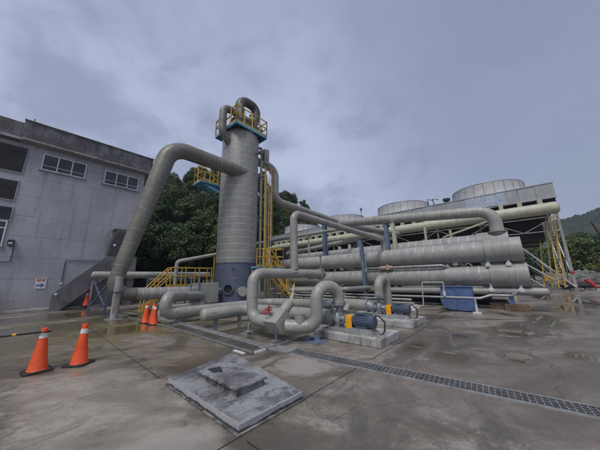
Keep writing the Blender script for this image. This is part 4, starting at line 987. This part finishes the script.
for yy in [CY0 + .15 + 5.13 * k for k in range(9)]:
    for xx in (33.0, 38, 42.7):
        w.bar((xx, yy, .25), (xx, yy, 8.6), .2 if xx < 34 else .18)
subs(ct, 'leg', w, M['clad_blue'])
w = MB()
for k in range(8):
    ya, yb = CY0 + .15 + 5.13 * k, CY0 + .15 + 5.13 * (k + 1)
    w.bar((32.96, ya, 7.0), (32.96, yb, 7.0), .1); w.bar((32.9, ya, 5.6), (32.9, yb, 5.6), .09)
    if k == 0:
        w.bar((32.85, ya, .35), (32.85, 1.0, 6.5), .12); w.bar((32.8, ya + .5, .4), (32.8, .9, 4.1), .1); w.bar((33.1, ya + 2.0, .4), (33.1, 3.2, 4.6), .09)
    else:
        w.bar((32.85, ya, .3), (32.85, yb, 5.6), .09); w.bar((32.78, ya, 5.6), (32.78, yb, .3), .09)
    w.bar((32.85, ya, 7), (32.85, (ya + yb) / 2, 5.6), .07); w.bar((32.8, yb, 7), (32.8, (ya + yb) / 2, 5.6), .07)
for xx in (33, 38, 42.7):
    for (ya, za, xb, zb) in ((CY0 + .15, .3, xx + 4.8, 5.6), (CY0 + .15, 5.6, xx + 4.8, .3)):
        if xb < 43.2: w.bar((xx, ya - .06, za), (xb, ya - .06, zb), .09)
for xx in (38, 42.7): w.bar((xx, -.4, 5.6), (xx, CY0 + .15, .3), .09); w.bar((xx, CY0 + 5, 4.8), (xx, CY0 + .6, .3), .07); w.bar((xx, CY0 + .1, 4.85), (xx, CY0 + 9, 4.85), .1)
w.bar((33, CY0 + .1, 5.6), (42.7, CY0 + .1, 5.6), .1); w.bar((33, CY0 + .1, 3.0), (42.7, CY0 + .1, 3.0), .09)
sub(ct, 'brace', w, M['palesteel'])
w = MB()
for yy in [CY0 + .15 + 5.13 * k for k in range(9)]:
    for xx in (33.0, 38, 42.7): w.box(xx - .4, xx + .4, yy - .4, yy + .4, 0, .26)
subs(ct, 'footing', w, M['slabside'], .02)
w = MB(); ly = -3.35
for s_ in (-.2, .2): w.bar((32.6, ly + .45 + s_, .3), (32.6, ly + s_, 7.3), .085)
z = .6
while z < 7.2: w.bar((32.6, ly + .4 - .45 * z / 7 - .2, z), (32.6, ly + .4 - .45 * z / 7 + .2, z), .04); z += .3
la = sub(ct, 'ladder', w, M['yellow'])
w = MB()
for s_ in (-.1, .45): w.bar((33.4, ly + 1.1 + s_, .3), (35.0, ly + .3 + s_, 7.2), .075, .075)
w.box(33.3, 33.8, ly + .8, ly + 1.4, .9, 1.5); subs(ct, 'stair_stringer', w, M['yellow'])
w = MB(); w.box(32.88, 33.12, CY0 + .03, CY0 + .27, 1.5, 1.75); sub(ct, 'red_band', w, M['red'])
# cream distribution header on the tower front
ch_ = thing('cream_header', (31.25, 16.5, 7.0), 'long cream painted header pipe under the cooling tower casing', 'pipe')
w = MB(); w.tube([(31.3, -3.6, 7.5), (31.3, 37.2, 7.5)], .56, 40, dome=True); sub(ch_, 'header', w, M['cream'])
y = -2.9
w = MB()
while y < 37: w.box(31.2, 31.85, y, y + .34, 7.9, 8.58); y += 1.42
subs(ch_, 'riser_neck', w, M['cream'])
w = MB()
for y in [-3.0 + 5.13 * k for k in range(8)]: w.bar((31.1, y, 6.87), (32.9, y, 6.87), .12); w.bar((31.3, y, 6.8), (32.9, y, 5.7), .08)
subs(ch_, 'cantilever', w, M['steel'])
w = MB()
for (y, h) in ((6.9, 1.0), (6.3, .9)): w.tube([(32.5, y, 10.15), (32.5, y + .1, 10.15 + h), (32.5, y - .5, 10.25 + h * .6)], .06, 8)
tag(w.build('davit_arm', M['dark']), 'small dark davit on the cooling tower deck', 'davit')
w = MB(); w.cyl((33, 5.0, 10.16), (33, 5.0, 10.6), .25, n=14); w.cyl((33, 5.0, 10.6), (33, 5.0, 10.85), .4, n=14); tag(w.build('deck_motor', M['dark']), 'squat dark fan motor on the cooling tower deck', 'motor')
w = MB(); w.tube([(32.4, 16.2, 10.15), (32.4, 16.2, 11.6)], .04, 8); w.cyl((32.4, 16.2, 11.5), (32.4, 16.2, 11.9), .12, n=10); tag(w.build('deck_lamp', M['dark']), 'thin lamp pole on the cooling tower deck', 'lamp')
w = MB(); w.bar((20, 3.6, 4.35), (20, .3, 5.25), .12); w.bar((20, .3, 5.25), (20, .28, 3.9), .25); w.bar((20, 3.6, 4.35), (20, 3.6, 0), .12); w.bar((20, .28, 3.9), (20, .28, 0), .12); tag(w.build('cream_strut', M['cream']), 'cream slanted strut behind the right end of the vessels', 'strut')
for y in (7.3, 4.9, 3.2):
    w = MB(); w.cyl((20.5, y, 0), (20.5, y, 5.4 if y > 4 else 4.9), .09, n=14); o = tag(w.build('slim_post', M['cream' if y < 5 else 'clad']), {7.3: 'slim grey post behind the vessels, leftmost of three', 4.9: 'slim cream post behind the vessels, middle of three', 3.2: 'slim cream post behind the vessels, rightmost of three'}[y], 'post')

# ------------------------------------------------------------------ right background
w = MB()
rk = thing('rubble_wall', (46, -14, 0), 'pale rubble retaining wall at the far right edge of yard', 'wall')
for i in range(230):
    y = random.uniform(-34, -3); z = random.uniform(.0, 1.5); s_ = random.uniform(.18, .42); x = 46 + random.uniform(-.15, .1) + z * .35
    pts = []
    for a in range(6):
        pts.append((x - s_ * .5, y + s_ * math.cos(a * 1.047 + random.uniform(-.25, .25)), z + .25 + s_ * .75 * math.sin(a * 1.047 + random.uniform(-.25, .25))))
    w.prism(pts, (.7, 0, .1))
w.box(46.1, 47.2, -34, -3, 0, 1.6)
sub(rk, 'stones', w, M['rock'])
hp_ = thing('pipe_bundle', (37.5, -9, 0), 'dark low pipe bundle on sleepers before the rubble wall', 'pipe bundle')
w = MB()
for (x, z, r_) in ((37, .35, .2), (37.5, .4, .22), (38, .55, .25)): w.tube([(x, -3.3, z), (x, -24, z)], r_, 16, dome=True)
subs(hp_, 'pipe', w, M['dark'])
w = MB()
for y in range(-23, -3, 3): w.box(36.7, 38.4, y, y + .2, 0, .16)
subs(hp_, 'sleeper', w, M['slabside'])
w = MB(); w.tube([(36.75, -3.3, .72), (36.75, -24, .72)], .035, 8); sub(hp_, 'red_line', w, M['red'])
rv = thing('fire_hydrant', (34.6, -5.15, 0), 'red fire hydrant valve with white outlet pipe at right edge', 'fire hydrant')
w = MB(); w.tube(fillet([(34.6, -4.75, .78), (34.6, -4.95, .78), (34.6, -5.15, .35), (34.6, -5.6, .35)], .15)[0], .13, 16); w.cyl((34.6, -4.85, .78), (34.6, -4.7, .95), .16, n=14); w.torus((34.6, -4.75, .98), (0, .4, 1), .16, .03); sub(rv, 'red_valve', w, M['red'])
w = MB(); w.tube([(34.6, -5.6, .38), (34.6, -9, .38)], .1, 14); w.bar((34.6, -5.3, 0), (34.6, -5.3, .3), .1); w.bar((34.6, -7.5, 0), (34.6, -7.5, .3), .1); sub(rv, 'white_pipe', w, M['white_steel'])

# ------------------------------------------------------------------ terrain and vegetation
FWD = math.atan2(.664, .748)
def polar(az, d):      # az measured to the right of the view axis, radians
    a = FWD - az; return math.cos(a) * d, math.sin(a) * d
def hill_h(az, d):
    """wooded slope behind the works: high on the left, running out to the right"""
    t = max(0., min(1., (az + .95) / .2)); 
    e = np.interp(az, [-1.2, -.75, -.45, -.3, -.05, .02, .07, .14], [10, 14, 19.5, 21, 22.5, 18, 6, 0])
    d0 = np.interp(az, [-1.2, -.75, -.3, -.12, .2], [44, 35, 30, 46, 58])
    s = max(0., min(1.12, (d - d0) / 26.)); return e * s
def terrain(name, azs, ds, hf, mat, jitter=0.):
    vs = []; na, nd = len(azs), len(ds)
    for a in azs:
        for d in ds:
            x, y = polar(a, d); vs.append((x, y, hf(a, d) + (RNG.normal() * jitter if jitter else 0)))
    fs = [(i * nd + k, (i + 1) * nd + k, (i + 1) * nd + k + 1, i * nd + k + 1) for i in range(na - 1) for k in range(nd - 1)]
    me = bpy.data.meshes.new(name); me.from_pydata(vs, [], fs); me.materials.append(mat); bpy_fix(me)
    me.polygons.foreach_set('use_smooth', [True] * len(me.polygons))
    o = bpy.data.objects.new(name, me); COL.objects.link(o); return o
tag(terrain('hillside', np.linspace(-1.15, .3, 60), np.linspace(26, 110, 40), lambda a, d: hill_h(a, d) - .05, M['hillside']), kind='structure')
from mathutils import noise as MN
def far_h(az, d):
    e = np.interp(az, [-1.2, .3, .6, .85, .95, 1.3], [20, 20, 42, 52, 60, 72])
    s = max(0., min(1., (d - 190) / 130.)); s = s * s * (3 - 2 * s)
    x, y = polar(az, d)
    b = MN.noise(Vector((x * .16, y * .16, 3))) * 4.6 + MN.noise(Vector((x * .42, y * .42, 9))) * 2.6 + MN.noise(Vector((x * .012, y * .012, 1))) * 9
    return e * s + b * s - .2
tag(terrain('far_hills', np.linspace(.15, 1.35, 420), np.linspace(185, 345, 70), far_h, M['far']), kind='structure')

def crown_mesh(name, seed, rx, rz, nl, nleaf, size, zc, mat):
    g_ = np.random.default_rng(seed)
    ctr = g_.normal(size=(nl, 3)); ctr /= np.linalg.norm(ctr, axis=1)[:, None]; ctr *= (g_.random(nl) ** .35)[:, None] * np.array([rx * .85, rx * .85, rz * .85])
    lr = g_.uniform(.17, .42, nl) * rx
    li = g_.integers(0, nl, nleaf); d = g_.normal(size=(nleaf, 3)); d[:, 2] = d[:, 2] * .8 + .25; d /= np.linalg.norm(d, axis=1)[:, None]
    rr = lr[li] * (.55 + .5 * g_.random(nleaf) ** .6)
    P = ctr[li] + d * rr[:, None]; P[:, 2] += zc
    nrm = d * .7 + g_.normal(size=(nleaf, 3)) * .55 + np.array([0, 0, .35]); nrm /= np.linalg.norm(nrm, axis=1)[:, None]
    t = np.cross(nrm, g_.normal(size=(nleaf, 3))); t /= np.linalg.norm(t, axis=1)[:, None]; b = np.cross(nrm, t)
    s = size * g_.uniform(.6, 1.4, nleaf)[:, None]
    q = np.stack([P - t * s, P - b * s * .55 + nrm * s * .12, P + t * s - nrm * s * .15, P + b * s * .55 + nrm * s * .12], 1).reshape(-1, 3)
    me = bpy.data.meshes.new(name); me.vertices.add(len(q)); me.vertices.foreach_set('co', q.ravel())
    me.loops.add(nleaf * 4); me.loops.foreach_set('vertex_index', np.arange(nleaf * 4)); me.polygons.add(nleaf)
    me.polygons.foreach_set('loop_start', np.arange(nleaf) * 4); me.update(calc_edges=True); me.materials.append(mat); return me, ctr
def make_tree(kind, seed, rx, rz, nl, nleaf, size, trunk, mat):
    root = bpy.data.objects.new(kind, None); COL.objects.link(root)
    me, ctr = crown_mesh('crown', seed, rx, rz, nl, nleaf, size, trunk + rz * .8, mat)
    c = bpy.data.objects.new('crown', me); COL.objects.link(c); c.parent = root
    w = MB(); top = trunk + rz * .9; r0 = .045 * (trunk + 2 * rz) * .5
    pts = [V(0, 0, -.8), V(.05, .03, trunk * .5), V(-.06, .05, trunk), V(0, 0, top)]
    for a, b, ra, rb in zip(pts[:-1], pts[1:], (r0, r0 * .8, r0 * .65), (r0 * .8, r0 * .65, r0 * .25)): w.cyl(a, b, ra, rb, 10)
    for k in range(min(8, len(ctr))):
        e = Vector(ctr[k]) + V(0, 0, trunk + rz * .8); s_ = V(0, 0, trunk * random.uniform(.7, 1.0)); w.cyl(s_, e, r0 * .4, r0 * .08, 7)
    w.build('trunk', M['bark'], root, local=True); return root
protos = [make_tree('broadleaf_tree', 1, 2.6, 3.0, 30, 15000, .135, 2.6, M['leaf']), make_tree('broadleaf_tree', 2, 3.2, 3.0, 36, 17000, .135, 2.2, M['leaf']),
          make_tree('broadleaf_tree', 3, 2.2, 3.8, 32, 14000, .13, 2.5, M['leaf']), make_tree('broadleaf_tree', 4, 2.8, 2.5, 28, 15000, .14, 2.0, M['leaf'])]
protos_l = [make_tree('bushy_tree', 5, 3.0, 3.0, 26, 12000, .17, 1.6, M['leaf_l']), make_tree('bushy_tree', 6, 3.6, 2.6, 30, 13000, .17, 1.2, M['leaf_l'])]
used = {}
def plant(lst, i, az, d, s, zb, label, group, rz=None):
    p = lst[i % len(lst)]
    t = p if p.name not in used else copy_tree(p)
    used[p.name] = 1
    x, y = polar(az, d); t.location = (x, y, zb); t.scale = (s, s, s * random.uniform(.9, 1.1)); t.rotation_euler.z = random.uniform(0, 6.28) if rz is None else rz
    tag(t, label, 'tree', group); return t
i = 0
G1 = 'dark broadleaf trees crowding the slope behind the column'
for d, nrow in ((33, 9), (37, 9), (42, 9), (47, 9), (53, 9), (60, 9)):
    for k in range(nrow):
        az = -.80 + (.80 - .10) * (k + .5) / nrow + random.uniform(-.03, .03)
        dd = d + random.uniform(-1.5, 1.5) + (10 if az > -.2 else 0)
        if d == 33 and az > -.24: continue
        plant(protos, i + k, az, dd, random.uniform(.85, 1.15), hill_h(az, dd) - .3, 'dark broadleaf tree in the dense wood between building and column', G1); i += 1
G2 = 'dark trees rising beyond the cooling tower'
for d, nrow in ((56, 7), (63, 7), (71, 8), (79, 9), (88, 9)):
    for k in range(nrow):
        az = -.17 + (.22 if d < 75 else .24) * (k + .5) / nrow + random.uniform(-.02, .02)
        plant(protos, i + k, az, d + random.uniform(-1.5, 1.5), random.uniform(.85, 1.2), hill_h(az, d) - .3, 'dark tree in the row beyond the far end of the cooling tower', G2); i += 1
G3 = 'lighter green trees beyond the rubble wall'
for d, nrow in ((56, 7), (66, 8), (80, 9), (98, 9)):
    for k in range(nrow):
        az = .74 + .36 * (k + .5) / nrow + random.uniform(-.02, .02)
        plant(protos_l if (d < 60 or (i + k) % 3) and d < 90 else protos, i + k, az, d + random.uniform(-2, 2), random.uniform(.7, 1.1) * (.95 if d < 60 else 1.05), (d - 52) * .015, 'green bushy tree in the belt beyond the rubble wall at right', G3); i += 1
t = plant(protos, 2, 1.0, 44, 1.35, 0, 'tall dark tree at the right edge of the picture', None)
# leaning bare trunk at right edge
w = MB(); x, y = polar(.935, 49); w.cyl((x, y, 0), (x - 1.0, y + 2.0, 8), .18, .1, 10); tag(w.build('bare_trunk', M['bark']), 'leaning bare trunk among the trees at right', 'tree trunk')

# ------------------------------------------------------------------ air
hz = MB(); hz.box(-420, 420, -420, 420, -1, 130)
hm = bpy.data.materials.new('air'); hm.use_nodes = True; nt = hm.node_tree; nt.nodes.clear()
out = nt.nodes.new('ShaderNodeOutputMaterial'); pv = nt.nodes.new('ShaderNodeVolumePrincipled'); pv.inputs['Color'].default_value = (.80, .86, 1, 1); pv.inputs['Density'].default_value = .0005; pv.inputs['Anisotropy'].default_value = .2
nt.links.new(pv.outputs[0], out.inputs['Volume'])
HAZE = True
if HAZE: tag(hz.build('haze', hm, local=True, flat=True), kind='stuff')

# ------------------------------------------------------------------ sky, sun, camera
W = bpy.data.worlds.new('World'); scene.world = W; W.use_nodes = True; nt = W.node_tree; nt.nodes.clear()
out = nt.nodes.new('ShaderNodeOutputWorld'); bg = nt.nodes.new('ShaderNodeBackground')
SUN_EL, SUN_AZ = R(58), R(250)   # compass-style rotation
sky = nt.nodes.new('ShaderNodeTexSky'); sky.sky_type = 'NISHITA'; sky.sun_disc = False; sky.sun_elevation = SUN_EL; sky.sun_rotation = SUN_AZ; sky.air_density = 1.2; sky.dust_density = 2.5
tc = nt.nodes.new('ShaderNodeTexCoord')
def wn(scale, det, stretch, off, dist=.3):
    mp = nt.nodes.new('ShaderNodeMapping'); mp.inputs['Scale'].default_value = stretch; mp.inputs['Location'].default_value = off
    nt.links.new(tc.outputs['Generated'], mp.inputs[0])
    n = nt.nodes.new('ShaderNodeTexNoise'); n.inputs['Scale'].default_value = scale; n.inputs['Detail'].default_value = det; n.inputs['Roughness'].default_value = .55; n.inputs['Distortion'].default_value = dist
    nt.links.new(mp.outputs[0], n.inputs['Vector']); return n.outputs['Fac']
c1 = wn(1.9, 6, (1, 1, 1.5), (2.6, .9, .4), .1); c2 = wn(4.6, 7, (1, 1, 1.7), (7, 1, 3), .35)
f = math_(nt, 'ADD', math_(nt, 'MULTIPLY', c1, .52), math_(nt, 'MULTIPLY', c2, .48))
cl = mix(nt, ramp(nt, f, .40, .60), (2.12, 2.36, 3.25), (3.62, 4.0, 5.3))
zs_ = nt.nodes.new('ShaderNodeSeparateXYZ'); nt.links.new(tc.outputs['Generated'], zs_.inputs[0])
cl = mix(nt, ramp(nt, math_(nt, 'ADD', zs_.outputs['Z'], math_(nt, 'MULTIPLY', math_(nt, 'SUBTRACT', c2, .5), .5)), .50, .95, 0, .75), cl, (2.0, 2.22, 3.05))   # thicker cloud overhead
# a darker bank of cloud on the right-hand side of the sky
dp = nt.nodes.new('ShaderNodeVectorMath'); dp.operation = 'DOT_PRODUCT'; nt.links.new(tc.outputs['Generated'], dp.inputs[0]); dp.inputs[1].default_value = (.80, -.30, .52)
cl = mix(nt, ramp(nt, math_(nt, 'ADD', dp.outputs['Value'], math_(nt, 'MULTIPLY', math_(nt, 'SUBTRACT', f, .5), .8)), .70, 1.0, 0, .8), cl, (1.6, 1.82, 2.6))
skymix = mix(nt, .86, sky.outputs[0], cl)
nt.links.new(skymix, bg.inputs['Color']); bg.inputs['Strength'].default_value = .1
nt.links.new(bg.outputs[0], out.inputs[0])

sl = bpy.data.lights.new('sun', 'SUN'); sl.energy = 1.5; sl.angle = R(20); sl.color = (1, .96, .9)
so = bpy.data.objects.new('sun', sl); COL.objects.link(so)
# Nishita: rotation measured from +Y clockwise
sd = V(math.sin(SUN_AZ) * math.cos(SUN_EL), math.cos(SUN_AZ) * math.cos(SUN_EL), math.sin(SUN_EL))
so.rotation_euler = (-sd).to_track_quat('-Z', 'Y').to_euler(); so.location = (0, 0, 30)

cam = bpy.data.cameras.new('camera'); cam.sensor_width = 36; cam.lens = 237.0 / 600 * 36; cam.clip_end = 3000; cam.clip_start = .05
co = bpy.data.objects.new('camera', cam); COL.objects.link(co); scene.camera = co
pit, rol, th = R(12.65), R(-1.11), R(48.4)
Mz = Matrix(((math.cos(th), math.sin(th), 0), (-math.sin(th), math.cos(th), 0), (0, 0, 1)))
r0, u0, f0 = V(1, 0, 0), V(0, -math.sin(pit), math.cos(pit)), V(0, math.cos(pit), math.sin(pit))
rr = r0 * math.cos(rol) + u0 * math.sin(rol); uu = -r0 * math.sin(rol) + u0 * math.cos(rol)
rr, uu, ff = Mz @ rr, Mz @ uu, Mz @ f0
co.matrix_world = Matrix(((rr.x, uu.x, -ff.x, 0), (rr.y, uu.y, -ff.y, 0), (rr.z, uu.z, -ff.z, 1.6), (0, 0, 0, 1)))
vs_ = scene.view_settings; vs_.view_transform = 'Standard'; vs_.look = 'None'; vs_.exposure = 0.58; vs_.gamma = 1; vs_.use_curve_mapping = False
scene.cycles.volume_bounces = 0; scene.cycles.max_bounces = 6; scene.cycles.diffuse_bounces = 2
